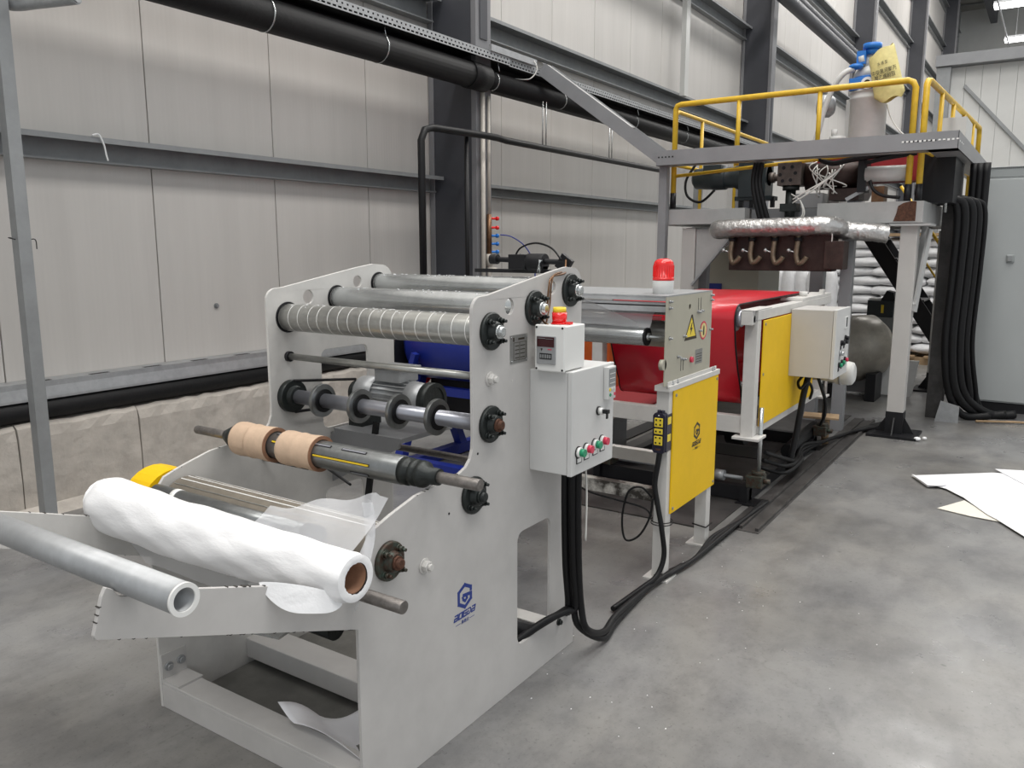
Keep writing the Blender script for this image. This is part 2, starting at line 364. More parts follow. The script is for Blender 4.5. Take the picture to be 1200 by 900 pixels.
# left grey post and stub
mb=MB(); mb.box(-4.82,2.26,0,-4.75,2.33,5); mb.box(-4.86,2.22,0,-4.71,2.37,.01); mb.build('steel_post','galvd',label='slim grey square post standing at the left edge of the picture',cat='post')
mb=MB(); mb.tube([(-4.9,2.2,3.3),(-4.86,2.3,3.0),(-4.8,2.36,2.93),(-4.6,2.41,2.92),(-4.32,2.46,2.91)],.03,10,6); mb.cyl((-4.322,2.46,2.91),(-4.312,2.462,2.91),.022,n=10); mb.build('bent_bracket','galv',label='bent galvanised tube end poking in at the top left corner',cat='bracket')
mb=MB(); mb.tube([(-4.74,2.24,1.69),(-4.83,2.25,1.70),(-4.84,2.35,1.69),(-4.73,2.34,1.69),(-4.66,2.31,1.64)],.003,6); mb.build('cable_tie','black',label='thin wire tie knotted round the grey post',cat='tie')
mb=MB(); mb.tube([(-5.19,2.98,2.35),(-5.185,3.02,2.36),(-5.185,3.05,2.30),(-5.185,3.06,2.24),(-5.185,3.07,2.2)],.006,6); mb.build('cord','white',label='short white cord hanging from the galvanised girt',cat='cord')
# overhead pipe run and perforated tray
op=thing('insulated_pipe','thick black insulated pipe running overhead along the wall','pipe',(-4.72,10,3.1))
mb=MB(); mb.cyl((-4.72,-2,3.235),(-4.72,6.45,3.235),.115,n=24); mb.cyl((-4.72,6.35,3.235),(-4.72,6.62,3.235),.125,.125,n=24); mb.cyl((-4.72,6.5,3.235),(-4.72,15,3.235),.085,n=24); mb.build('foam_sleeve','blackp',op)
for y in (4.0,5.15,6.75,8.05,9.9,11.6):
    mb=MB(); rr=.119 if y<6.4 else .089; mb.ring((-4.72,y,3.235),(-4.72,y+.012,3.235),rr,rr-.006); mb.tube([(-4.63,y,3.31),(-4.66,y+.01,3.42)],.004,5,1); mb.build('clamp','steel',op)
mb=MB(); mb.cyl((-4.95,-2,3.28),(-4.95,15,3.28),.09,n=18); mb.build('insulated_pipe','blackp',label='second black pipe running behind the thick overhead pipe',cat='pipe')
tr=thing('cable_tray','long perforated galvanised cable tray above the black pipe','cable tray',(-4.8,8,3.4))
def slots(m_,y0,y1,z0,z1,x):
    n=int((y1-y0)/.055); rows=[z0,z0+.012,z0+.026,z0+.046,z0+.060,z1]; vs=[];fs=[]
    ys=[]
    for k in range(n): ys+= [y0+k*.055,y0+k*.055+.018]
    ys.append(y0+n*.055)
    for y in ys: vs+=[V(x,y,z) for z in rows]
    for i in range(len(ys)-1):
        for j in range(5):
            if (i%2==1 and j==1) or (i%2==0 and j==3): continue
            a=i*6+j; fs.append((a,a+6,a+7,a+1))
    m_.add(vs,fs)
mb=MB(); slots(mb,1.5,6.9,3.385,3.46,-4.60); slots(mb,6.9,15,3.385,3.46,-4.62); mb.build('perforated_side','galv',tr,solid=.002,fix=False)
mb=MB(); mb.box(-4.98,1.5,3.46,-4.60,6.9,3.463); mb.box(-4.98,6.9,3.46,-4.62,15,3.463); mb.box(-4.98,1.5,3.383,-4.975,15,3.46); mb.build('tray_back','dark',tr)
mb=MB(); mb.box(-4.61,6.55,3.46,-4.58,7.35,3.52); mb.build('joint_plate','galv',tr)
mb=MB(); mb.tube([(-4.58,7.3,3.5),(-4.56,7.32,3.42),(-4.62,7.28,3.33),(-4.75,7.2,3.33)],.006,6); mb.build('tie','wire',tr)
# thin black wall pipe with droppers and tie rods
mb=MB(); mb.tube([(-4.62,5.55,.6),(-4.62,5.55,2.55),(-4.62,5.60,2.64),(-4.62,5.7,2.67),(-4.62,6.5,2.69),(-4.62,6.7,2.69),(-4.62,6.85,2.68),(-4.62,10.6,2.68)],.032,10,1)
mb.tube([(-4.66,6.25,2.66),(-4.66,6.25,.6)],.022,8,1); mb.build('wall_pipe','black',label='slim black pipe bending round the nearest column and running right',cat='pipe')
for y,l in ((7.6,'pair of thin tie rods hanging left of the grey diagonal tray'),(9.15,'pair of thin tie rods hanging just under the grey diagonal tray')):
    mb=MB(); mb.cyl((-4.66,y,2.7),(-4.66,y,3.16),.007,n=6); mb.cyl((-4.66,y+.07,2.7),(-4.66,y+.07,3.16),.007,n=6); mb.build('tie_rod','steel',label=l,cat='rod',group='tie rods under the black pipe')
# risers on the column
mb=MB(); mb.cyl((-4.765,6.66,.6),(-4.765,6.66,3.15),.022,n=10); mb.build('riser_pipe','pvc',label='cream pipe standing against the nearest column face',cat='pipe')
ri=thing('air_manifold','air pipe with copper fittings and blue and red taps on the nearest column','manifold',(-4.76,6.76,1.3))
mb=MB(); mb.cyl((-4.765,6.76,1.95),(-4.765,6.76,3.1),.016,n=10); mb.build('upper_pipe','pvc',ri)
mb=MB(); mb.cyl((-4.765,6.76,1.58),(-4.765,6.76,1.97),.026,n=10); mb.build('copper_body','copper',ri)
mb=MB(); mb.cyl((-4.765,6.76,1.2),(-4.765,6.76,1.58),.024,n=10); mb.cyl((-4.765,6.76,1.46),(-4.765,6.76,1.58),.036,n=12); mb.cyl((-4.765,6.76,1.42),(-4.70,6.80,1.42),.024,n=10); mb.build('lower_pipe','pvc',ri)
for z,c in ((1.93,'redl'),(1.84,'redl'),(1.76,'blue2'),(1.68,'blue2'),(1.60,'blue2')):
    mb=MB(); mb.cyl((-4.75,6.77,z),(-4.72,6.82,z),.012,n=8); mb.cyl((-4.72,6.82,z),(-4.71,6.84,z),.02,n=8); mb.build('tap',c,ri)
mb=MB(); mb.tube([(-4.70,6.86,1.77),(-4.62,6.95,1.75),(-4.5,7.02,1.65),(-4.42,7.05,1.48),(-4.40,7.05,1.2),(-4.40,7.05,.1)],.006,6); mb.build('air_hose','blue',label='thin blue air hose looping from the column manifold down beside the nearest column',cat='hose')
# wall fixings
for (y,z,l) in ((3.98,1.2,'small bolt head in the wall panel left of the rewinder'),(8.3,1.55,'small bolt head in the wall panel right of the rewinder')):
    mb=MB(); bolt(mb,(WX,y,z),(1,0,0),.014,.02); mb.build('wall_bolt','galvd',label=l,cat='bolt')
mb=MB(); mb.box(-5.2,12.6,4.0,-5.12,12.75,9); mb.build('steel_channel','part',label='light perforated channel standing against the wall behind the left rail corner',cat='channel')
mb=MB(); mb.cyl((-4.45,9,6.02),(-4.45,22,6.02),.12,n=18); mb.build('overhead_pipe','column',label='round dark grey pipe high up, running back to the third column',cat='pipe')
mb=MB(); mb.cyl((-4.70,9,6.42),(-4.70,22.5,6.42),.10,n=18); mb.build('overhead_pipe','column',label='upper round dark grey pipe beside the other high pipe',cat='pipe')
mb=MB(); mb.box(-3.45,8.85,0,-3.37,8.93,2.5); mb.build('steel_post','galvd',label='slim grey post beside the left end of the platform',cat='post')
# roof line: eave beam, rafters, lamps
mb=MB(); mb.box(-4.0,15,13.1,-3.7,51,13.9); mb.build('eave_beam','column',label='dark roof beam running back at the top right',cat='beam')
for k in range(4):
    mb=MB(); mb.box(-3.69,16.1+k*9.45,13.4,13.9,16.3+k*9.45,13.9); mb.build('rafter','galvd',label=['nearest','second','third','farthest'][k]+' grey roof rafter crossing the hall ceiling above the partition',cat='beam',group='roof rafters')
mb=MB(); mb.tube([(-2.3,14,9.3),(-2.3,50,9.3)],.03,8,1); mb.build('conduit','galv',label='thin bright conduit along the dark roof beam',cat='conduit')
for (x,y,l) in ((-.75,32.0,'upper bright strip lamp at the top right corner'),(-.7,37.3,'lower bright strip lamp just above the partition'),(-2.0,5,'strip lamp over the rewinder'),(3.5,13,'strip lamp to the right of the platform')):
    t=thing('strip_lamp',l,'lamp',(x,y,9.3 if y>20 else 13.2))
    L_=1.7 if y>20 else .3; hz=9.3 if y>20 else 13.23
    mb=MB(); mb.box(x-L_,y-.3,hz+.07,x+L_,y+.3,hz+.14); mb.build('housing','galv',t)
    mb=MB(); mb.box(x-L_,y-.27,hz,x+L_,y+.27,hz+.07); mb.build('diffuser','lamp',t)
    for s_ in (-1,1): mb=MB(); mb.cyl((x+s_*L_*.8,y,hz+.14),(x+s_*L_*.8,y,13.99),.01,n=6); mb.build('hanger','galv',t)
# ================================================================ REWINDER (nearest machine)
XR=-1.56; XL=-2.57; TH=.012
rw=thing('film_rewinder','grey slitting rewinder with three top rollers in the foreground','machine',(-2.06,2.2,0))
def outline():
    o=[(1.557,0),(2.815,0),(2.815,.66),(2.845,.80)]
    o+=[(2.85,1.47)]+arc(2.78,1.50,.07,0,85,5)+[(2.72,1.575),(2.62,1.562),(2.20,1.492)]+arc(2.165,1.44,.05,100,180,5)
    o+=[(2.115,1.02)]+[(2.112,.985),(2.10,.955),(2.075,.932),(2.04,.92)]
    o+=[(1.82,.902),(1.70,.872),(1.628,.848),(1.60,.815),(1.585,.76),(1.565,.685),(1.545,.672),(1.525,.685),(1.505,.715),(1.46,.745),(1.235,.823),(.93,.925)]
    o+=arc(.895,.962,.036,-30,-165,6)+[(.845,.962),(.835,.945),(.812,.868),(.816,.859),(1.557,.575)]
    return o
OUT=outline()
hole=rrect(2.385,.165,2.62,.61,.035); win=rrect(2.39,.88,2.67,1.22,.03)
dots=[circ(2.332,1.447,.028,16),circ(2.62,1.50,.026,16)]
mb=MB(); mb.prism([OUT,hole]+dots,'x',XR-TH,XR); pr_=mb.build('side_plate','paint',rw,bevel=.0015)
pr_['label']='near side plate carrying the blue printed emblem and the bearings'
mb=MB(); mb.prism([OUT,hole,win]+dots,'x',XL,XL+TH); pl_=mb.build('side_plate','paintw',rw,bevel=.0015)
# chipped paint along cut edges
def chips(x,par,seed,n):
    q=random.Random(seed); m_=MB(); E=[((.845,.963),(.835,.945)),((.835,.945),(.812,.868)),((.93,.926),(1.235,.824)),((1.235,.824),(1.46,.746)),((1.557,.575),(.816,.859)),((1.628,.849),(1.82,.903)),((1.82,.901),(2.04,.921))]
    for k in range(n):
        (a,b_),(c,d)=q.choices(E,[.3,.9,3,2.4,7,2,2.2])[0]; t=q.random(); y=a+(c-a)*t; z=b_+(d-b_)*t; s=q.uniform(.001,.0032)
        m_.box(x-.0125,y-s,z-.0012,x+.0004,y+s,z+.0008)
    return m_.build('paint_chip','chip',par,kind='stuff')
chips(XR,rw,2,42); chips(XL+TH,rw,5,26)
# printed emblem on the plate
def logo(x,yc,zc,s,m,par,chinese=True):
    """hexagonal G emblem with the word and the three signs below; faces +X; s = emblem height"""
    def P(pts): return [(yc+a*s,zc+b_*s) for a,b_ in pts]
    e=MB()
    hh=[.0006]
    def stroke(pts,w_=.145):
        for (a,b_),(c,d) in zip(pts,pts[1:]):
            a,b_,c,d=a*s,b_*s,c*s,d*s; L_=math.hypot(c-a,d-b_); nx,ny=-(d-b_)/L_*w_*s/2,(c-a)/L_*w_*s/2; ex,ey=(c-a)/L_*w_*s*.45,(d-b_)/L_*w_*s*.45
            e.prism([(yc+a-ex+nx,zc+b_-ey+ny),(yc+c+ex+nx,zc+d+ey+ny),(yc+c+ex-nx,zc+d+ey-ny),(yc+a-ex-nx,zc+b_-ey-ny)],'x',x+.0001,x+hh[0]); hh[0]+=.00005
    stroke([(.40,.16),(.40,.26),(0,.47),(-.40,.26),(-.40,-.22),(0,-.45),(.40,-.22),(.40,.0),(-.08,.05)])
    stroke([(-.14,-.02),(-.10,-.12),(0,-.20)],.11); stroke([(.10,-.02),(.14,-.12),(.02,-.20)],.11)
    o=e.build('emblem',m,par)
    # word: five squared letters a O G D a, slanted
    t=MB(); lw=.17*s
    G={'a':[[(0,1),(.9,1),(.9,0),(0,0),(0,.48),(.9,.48)]],'O':[[(0,0),(0,1),(.9,1),(.9,0),(0,0)]],'G':[[(.9,1),(0,1),(0,0),(.9,0),(.9,.5),(.45,.5)]],'D':[[(0,1),(.65,1),(.9,.75),(.9,.25),(.65,0),(0,0)],[(0,.15),(0,.5),(.3,.5)]]}
    cw=.285*s; ch=.215*s; y0=yc-2.5*cw; z0=zc-.83*s
    for i,L_ in enumerate('aOGDa'):
        for pl in G[L_]:
            for (a,b_),(c,d) in zip(pl,pl[1:]):
                p=[(y0+i*cw+u*cw*.78+v*ch*.3,z0+v*ch) for u,v in ((a,b_),(c,d))]; w_=.052*s
                (a1,b1),(c1,d1)=p; L2=math.hypot(c1-a1,d1-b1); nx,ny=-(d1-b1)/L2*w_/2,(c1-a1)/L2*w_/2; ex,ey=(c1-a1)/L2*w_*.45,(d1-b1)/L2*w_*.45
                t.prism([(a1-ex+nx,b1-ey+ny),(c1+ex+nx,d1+ey+ny),(c1+ex-nx,d1+ey-ny),(a1-ex-nx,b1-ey-ny)],'x',x+.0001,x+hh[0]); hh[0]=.0006+(hh[0]-.0006+.00005)%.0012
    for sg in (-1,1): t.box(x,yc+sg*.30*s,zc-1.05*s,x+.0008,yc+sg*.62*s,zc-1.035*s)
    t.build('word',m,par)
    text('small_signs','奥格达',.17*s,m,par,(x+.0006,yc,zc-1.04*s),(0,1,0),(0,0,1),ext=.0003)
logo(XR,2.06,.488,.085,'logo',pr_)
# maker's plate
mb=MB(); mb.box(XR,2.335,1.245,XR+.002,2.445,1.345); np_=mb.build('name_plate','plateal',rw)
mb=MB()
for k in range(4): mb.box(XR+.002,2.365,1.262+k*.014,XR+.0026,2.39,1.265+k*.014); mb.box(XR+.002,2.398,1.262+k*.014,XR+.0026,2.428,1.265+k*.014)
mb.box(XR+.002,2.385,1.326,XR+.0026,2.425,1.333); mb.box(XR+.002,2.352,1.322,XR+.0026,2.360,1.336)
for (a,b_,c,d) in ((2.355,1.255,2.437,1.2565),(2.355,1.317,2.437,1.3185),(2.355,1.255,2.3565,1.3185),(2.4355,1.255,2.437,1.3185),(2.393,1.255,2.3945,1.3185)): mb.box(XR+.002,a,b_,XR+.0026,c,d)
mb.build('printed_lines','ink',np_,kind='stuff')
mb=MB()
for a,b_ in ((2.343,1.253),(2.437,1.253),(2.343,1.337),(2.437,1.337)): mb.cyl((XR+.002,a,b_),(XR+.004,a,b_),.004,n=8)
mb.build('rivet','steel',np_,kind='stuff')
# flange bearings: (y,z,material)
def bearing(x,y,z,sx,m,core='shaftst',r=.064,rot=0,par=rw):
    d=sx
    mb=MB(); mb.lathe((x,y,z),(x+d,y,z),[(0,r),(.010,r),(.014,r*.93),(.014,r*.55),(.030,r*.50),(.034,r*.42)],28)
    b=mb.build('bearing_flange',m,par)
    mb=MB(); mb.lathe((x+d*.03,y,z),(x+d*.03+d,y,z),[(0,r*.36),(.012,r*.36),(.012,r*.26),(.022,r*.26),(.024,r*.2)],18); mb.build('shaft_end',core,b)
    for k in range(4):
        a=math.radians(45+90*k+rot); yy=y+math.cos(a)*r*.74; zz=z+math.sin(a)*r*.74
        mb=MB(); mb.cyl((x+d*.012,yy,zz),(x+d*.018,yy,zz),.0125,n=12); mb.cyl((x+d*.018,yy,zz),(x+d*.030,yy,zz),.0095,n=6); mb.cyl((x+d*.03,yy,zz),(x+d*.042,yy,zz),.0055,n=8); mb.build('bolt',m,b)
    return b
for y,z,m,c in ((2.219,1.371,'iron','steel'),(2.493,1.432,'iron','steel'),(2.754,1.485,'iron','steel'),(2.211,1.054,'iron','rust'),(2.110,.829,'iron','iron')):
    bearing(XR,y,z,1,m,c)
b6=bearing(XR,1.689,.738,1,'irong','rust',.060); b6['label']='green flange bearing with a rusty hub behind the white roll'
def nut(y,z):
    mb=MB(); mb.cyl((XR,y,z),(XR+.004,y,z),.025,n=18); mb.cyl((XR+.004,y,z),(XR+.022,y,z),.019,n=6); mb.cyl((XR+.022,y,z),(XR+.032,y,z),.011,n=12); mb.build('tie_nut','paintw',rw,bevel=.0015)
nut(2.212,1.21); nut(1.851,.667)
for y,z in ((2.14,.965),(1.98,.80),(2.35,1.185)):
    mb=MB(); mb.cyl((XR,y,z),(XR+.0008,y,z),.0045,n=8); mb.build('screw_hole','dark' if z<1.1 else 'paintw',rw)
for y,z in ((2.69,.14),(2.755,.155)):
    mb=MB(); bolt(mb,(XR,y,z),(1,0,0),.010,.016); mb.build('bolt','iron',rw)
# top rollers
def roller(y,z,r,m,x0=XL+TH+.008,x1=XR-TH-.008,par=rw,name='roller'):
    L_=x1-x0; mb=MB(); mb.lathe((x0,y,z),(x1,y,z),[(-.012,.018),(0,.018),(0,r*.96),(.004,r),(L_-.004,r),(L_,r*.96),(L_,.018),(L_+.012,.018)],40); return mb.build(name,m,par)
r1=roller(2.219,1.371,.0545,'steeld')
for k in range(17):
    x=-2.50+k*.054+R.uniform(-.004,.004)
    mb=MB()
    vs=[];fs=[];n=36
    for i in range(n+1):
        a=2*pi*i/n; xx=x+.010*(i/n)
        for dx,rr in ((0,.0549),(.0032,.0549)): vs.append(V(xx+dx,2.219+math.cos(a)*rr,1.371+math.sin(a)*rr))
    for i in range(n): fs.append((2*i,2*i+1,2*i+3,2*i+2))
    mb.add(vs,fs,True); mb.build('wound_line','lampbase',r1,fix=False)
roller(2.493,1.435,.047,'steel'); roller(2.754,1.488,.043,'steel')
mb=MB()
for k in range(90):
    y,z,r=R.choice(((2.219,1.371,.0545),(2.493,1.435,.047),(2.754,1.488,.043))); x=R.uniform(-2.53,-1.6); a=math.radians(R.uniform(70,125)); s=R.uniform(.002,.006)
    mb.box(x,y+math.cos(a)*r-s/2,z+math.sin(a)*r-.001,x+s*1.5,y+math.cos(a)*r+s/2,z+math.sin(a)*r+.0015)
mb.build('film_scraps','film',rw,kind='stuff')
for y,z,r in ((2.219,1.371,.062),(2.493,1.435,.054),(2.754,1.488,.050)):
    mb=MB(); mb.ring((XL+TH,y,z),(XL+TH+.004,y,z),r,r-.009,30); mb.build('bearing_ring','dark',rw)
mb=MB(); mb.cyl((XL+TH,2.212,1.213),(XR-TH,2.212,1.213),.0135,n=18); mb.build('guide_bar','steeld',rw)
mb=MB(); mb.cyl((XL+TH,2.212,1.213),(XL+TH+.015,2.212,1.213),.021,n=18); mb.build('bar_socket','dark',rw)
# knife shaft with rings
mb=MB(); mb.cyl((XL+TH,2.211,1.051),(XR-TH,2.211,1.051),.0285,n=26); ks=mb.build('knife_shaft','chrome',rw)
for x in (-2.369,-2.166,-1.972,-1.791):
    mb=MB(); mb.ring((x-.008,2.211,1.051),(x+.008,2.211,1.051),.066,.044,34); mb.build('knife_ring','shaftst',ks,bevel=.001)
    mb=MB(); mb.ring((x-.013,2.211,1.051),(x+.013,2.211,1.051),.046,.0285,26); mb.build('ring_hub','black',ks)
mb=MB(); mb.lathe((XL+TH,2.211,1.051),(XR,2.211,1.051),[(0,.066),(.03,.066),(.03,.045),(.05,.04)],28); mb.build('pulley','iron',ks)
# drive: motor, worm box and belt on the far plate
mt=MB(); mt.box(-2.53,2.42,.86,-2.15,2.76,.88); mt.prism([(2.42,.86),(2.76,.86),(2.76,.70),(2.60,.62)],'x',-2.55,-2.54); mt.prism([(-2.55,.86),(-2.16,.86),(-2.16,.84),(-2.55,.64)],'y',2.42,2.43); mt.build('motor_shelf','plat',rw)
dm_=MB(); dm_.lathe((-2.50,2.56,1.02),(-2.10,2.56,1.02),[(0,.055),(.02,.075),(.12,.078),(.12,.068),(.30,.068),(.30,.076),(.36,.07),(.385,.045)],24)
for k in range(24):
    a=2*pi*k/24; dm_.beam((-2.38,2.56+math.cos(a)*.07,1.02+math.sin(a)*.07),(-2.20,2.56+math.cos(a)*.07,1.02+math.sin(a)*.07),.003,.018,(0,math.cos(a),math.sin(a)))
dm_.build('drive_motor','galv',rw)
mb=MB(); mb.box(-2.36,2.50,1.09,-2.22,2.62,1.145); mb.box(-2.37,2.49,1.145,-2.21,2.63,1.155); mb.build('terminal_box','galv',rw,bevel=.003)
mb=MB(); mb.ring((-2.12,2.56,1.02),(-2.08,2.56,1.02),.078,.06,26); mb.cyl((-2.10,2.56,1.02),(-2.085,2.56,1.02),.06,n=20); mb.build('fan_cover','iron',rw)
mb=MB(); mb.box(-2.52,2.50,.88,-2.44,2.62,.97); mb.cyl((-2.53,2.56,1.02),(-2.50,2.56,1.02),.05,n=20); mb.build('belt_pulley','iron',rw)
mb=MB(); mb.tube([(-2.53,2.211,1.115),(-2.53,2.56,1.075)],.006,6,1); mb.tube([(-2.53,2.211,.987),(-2.53,2.56,.967)],.006,6,1); mb.build('drive_belt','black',rw)
mb=MB(); mb.beam((-2.30,2.44,.93),(-2.36,2.38,.30),.028,.012,(0,1,0)); mb.build('flat_cable','black',rw)
# cross members
mb=MB(); mb.box(XL+TH,1.559,.0,XR-TH,1.567,.0875); mb.box(XL+TH,1.559,.088,XR-TH,1.655,.10); mb.box(XL+TH,1.645,.0,XR-TH,1.655,.0875); mb.build('front_sill','paint',rw,bevel=.002)
mb=MB(); mb.prism([(XL+TH,.10),(XL+TH+.10,.10),(XL+TH+.10,.108),(XL+TH+.008,.108),(XL+TH+.008,.20),(XL+TH,.20)],'y',1.56,1.66); sb=mb.build('sill_bracket','paint',rw)
mb=MB(); bolt(mb,(XL+TH+.008,1.585,.15),(1,0,0),.011,.016); bolt(mb,(XL+TH+.008,1.635,.155),(1,0,0),.011,.016); mb.build('bolt','galv',sb,kind='stuff')
mb=MB(); mb.box(XL+TH,1.93,.03,XR-TH,2.05,.11); mb.build('cross_beam','paint',rw,bevel=.003)
mb=MB(); mb.box(XL+TH,2.70,.0,XR-TH,2.78,.10); mb.build('cross_beam','paintw',rw,bevel=.003)
mb=MB(); mb.cyl((XL+TH,2.62,.10),(XR-TH,2.62,.10),.035,n=16); mb.build('tie_tube','dark',rw)
mb=MB(); mb.cyl((XL+TH,2.80,.72),(XR-TH,2.80,.72),.016,n=14); mb.build('rear_tie_rod','rodst',rw)
mb=MB(); mb.cyl((-2.40,2.2,.80),(-2.12,2.1,.775),.005,n=8); mb.cyl((XL+TH,2.06,.82),(-2.30,2.06,.82),.008,n=8); mb.cyl((XR-TH-.10,2.04,.83),(XR-TH,2.04,.83),.008,n=8); mb.cyl((XR-TH-.105,2.04,.83),(XR-TH-.095,2.04,.83),.018,n=12); mb.build('short_pin','dark',rw)
# winding drum
dr=roller(1.70,.735,.10,'brownr',name='winding_drum')
for k in range(5):
    a=math.radians(50+k*17)
    mb=MB(); mb.beam((XL+TH+.02,1.70+math.cos(a)*.1005,.735+math.sin(a)*.1005),(XR-TH-.02,1.70+math.cos(a)*.1005,.735+math.sin(a)*.1005),.0035,.002,(0,math.cos(a),math.sin(a))); mb.build('drum_groove','lampbase' if k!=4 else 'steeld',dr)
roller(1.90,.60,.055,'steeld',name='lower_roller')
mb=MB(); mb.box(-2.42,1.74,.285,-2.17,1.88,.295,Matrix.Rotation(.2,3,'Z')); mb.box(-2.40,1.80,.295,-2.38,1.82,.55); mb.build('bottom_bracket','steel',rw)
mb=MB(); mb.cyl((-2.14,1.86,.34),(-1.97,1.86,.34),.042,n=18); mb.box(-2.1,1.84,.36,-2.06,1.88,.56); mb.build('small_motor','iron',rw)
# yellow guard outside the far plate
mb=MB(); mb.prism(arc(1.69,.72,.135,10,170,12),'x',-2.72,-2.60); yg=mb.build('belt_guard','yellow',rw)
# rotary sensor / pneumatic parts on the rear roller
ac=thing('pneumatic_actuator','black pneumatic actuator with an arched tube on the rewinder top rear','actuator',(-1.78,2.80,1.55))
mb=MB(); mb.box(-2.05,2.80,1.545,-1.66,2.83,1.56); mb.build('mounting_bar','dark',ac)
mb=MB(); mb.cyl((-1.96,2.80,1.60),(-1.60,2.80,1.59),.011,n=12); mb.cyl((-1.965,2.80,1.60),(-1.93,2.80,1.60),.021,n=14); mb.box(-1.86,2.77,1.56,-1.78,2.83,1.62); mb.cyl((-1.78,2.80,1.59),(-1.70,2.80,1.59),.034,n=18); mb.box(-1.86,2.78,1.56,-1.70,2.82,1.575); mb.build('body','dark',ac,bevel=.002)
mb=MB(); mb.box(-1.64,2.79,1.555,-1.585,2.81,1.615,Matrix.Rotation(.6,3,'Y')); mb.build('sensor_bracket','dark',ac)
mb=MB(); mb.cyl((-1.72,2.78,1.55),(-1.705,2.77,1.60),.007,n=8); mb.build('fitting','steel',ac)
mb=MB(); mb.tube([(-1.85,2.80,1.60),(-1.82,2.80,1.645),(-1.74,2.79,1.665),(-1.66,2.78,1.645),(-1.61,2.77,1.60)],.004,6); mb.build('arched_tube','black',ac)
mb=MB(); mb.tube([(-1.60,2.79,1.60),(-1.585,2.76,1.565),(-1.555,2.70,1.55),(-1.550,2.60,1.54),(-1.545,2.57,1.50),(-1.545,2.56,1.44),(-1.54,2.52,1.39),(-1.50,2.49,1.375)],.004,6); mb.tube([(-1.555,2.68,1.556),(-1.548,2.61,1.545),(-1.545,2.585,1.50),(-1.543,2.575,1.44),(-1.53,2.53,1.38)],.003,6); mb.build('sensor_cable','copper',label='pair of thin brown cables hanging over the near side plate to the meter box',cat='cable')
# ---------------------------------------------------------------- shafts and rolls lying on the machine
sy,sz=1.885,.951
ws=thing('winding_shaft','steel expanding winding shaft with yellow strips lying across the plates','shaft',(-2.06,sy,sz))
mb=MB(); mb.lathe((-2.47,sy,sz),(-1.66,sy,sz),[(0,.03),(0,.044),(.004,.047),(.806,.047),(.81,.044),(.81,.03)],36); tb=mb.build('shaft_tube','shaftst',ws)
for i,(x0,x1,a) in enumerate(((-2.24,-2.18,32),(-2.03,-1.77,10),(-2.06,-1.96,58),(-1.91,-1.80,58),(-1.86,-1.78,-35),(-2.24,-2.19,75),(-2.4,-2.30,100))):
    aa=math.radians(180+a); yy=lambda r:sy+math.cos(aa)*r; zz=lambda r:sz-math.sin(aa)*r*1
    up=(0,math.cos(aa),-math.sin(aa)); yel=i in(0,1)
    mb=MB(); mb.beam((x0,yy(.0468),zz(.0468)),(x1,yy(.0468),zz(.0468)),.010,.003,up); st_=mb.build('expansion_slot','dark',tb)
    mb=MB()
    if yel:
        n=int((x1-x0)/.0075)
        for k in range(n): mb.beam((x0+.004+k*.0075,yy(.0485),zz(.0485)),(x0+.0095+k*.0075,yy(.0485),zz(.0485)),.0055,.004,up)
        mb.build('yellow_leaf','yellowp',tb,kind='stuff')
    else:
        mb.beam((x0+.004,yy(.048),zz(.048)),(x1-.004,yy(.048),zz(.048)),.006,.003,up); mb.build('steel_leaf','chrome',tb)
for s_,x in ((1,-1.66),(-1,-2.47)):
    mb=MB(); mb.lathe((x,sy,sz),(x+s_,sy,sz),[(0,.045),(.025,.045),(.03,.033),(.035,.033),(.04,.043),(.055,.043),(.06,.035),(.07,.044),(.085,.042),(.10,.028),(.14,.026)] if s_==1 else [(0,.045),(.03,.04),(.07,.022)],28); mb.build('collar','iron',ws)
mb=MB(); mb.cyl((-1.54,sy,sz),(-1.365,sy,sz),.0185,n=20); mb.cyl((-1.366,sy,sz),(-1.3645,sy,sz),.006,n=10); mb.build('journal','rodst',ws,bevel=.002)
mb=MB(); mb.cyl((-2.72,sy,sz),(-2.53,sy,sz),.0165,n=20); mb.build('journal','rodst',ws,bevel=.002)
for x0,x1,r,l in ((-2.455,-2.265,.062,'longer cardboard core with a taped patch at the left of the shaft'),(-2.205,-2.035,.061,'shorter ridged cardboard core near the middle of the shaft')):
    L_=x1-x0; mb=MB(); pr2=[(0,.050),(0,r)]+[(t*L_,r+(.0015 if (i%3==1) else -.001)) for i,t in enumerate((.03,.1,.3,.42,.46,.5,.7,.9,.97))]+[(L_,r),(L_,.050)]
    mb.lathe((x0,sy,sz),(x1,sy,sz),pr2,34,True); co=mb.build('cardboard_core','card',label=l,cat='core',group='cardboard cores on the winding shaft',org=((x0+x1)/2,sy,sz-r))
    mb=MB(); mb.ring((x1-.002,sy,sz),(x1+.0015,sy,sz),r+.001,.050,34); mb.build('frayed_rim','cardd',co)
    if L_>.18:
        mb=MB(); vs=[];fs=[]
        for i in range(9):
            a=math.radians(120+i*9)
            for xx in (x0+.03,x0+.085): vs.append(V(xx,sy+math.cos(a)*(r+.0022),sz+math.sin(a)*(r+.0022)))
        for i in range(8): fs.append((2*i,2*i+1,2*i+3,2*i+2))
        mb.add(vs,fs,True); mb.build('tape_patch','card',co,fix=False)
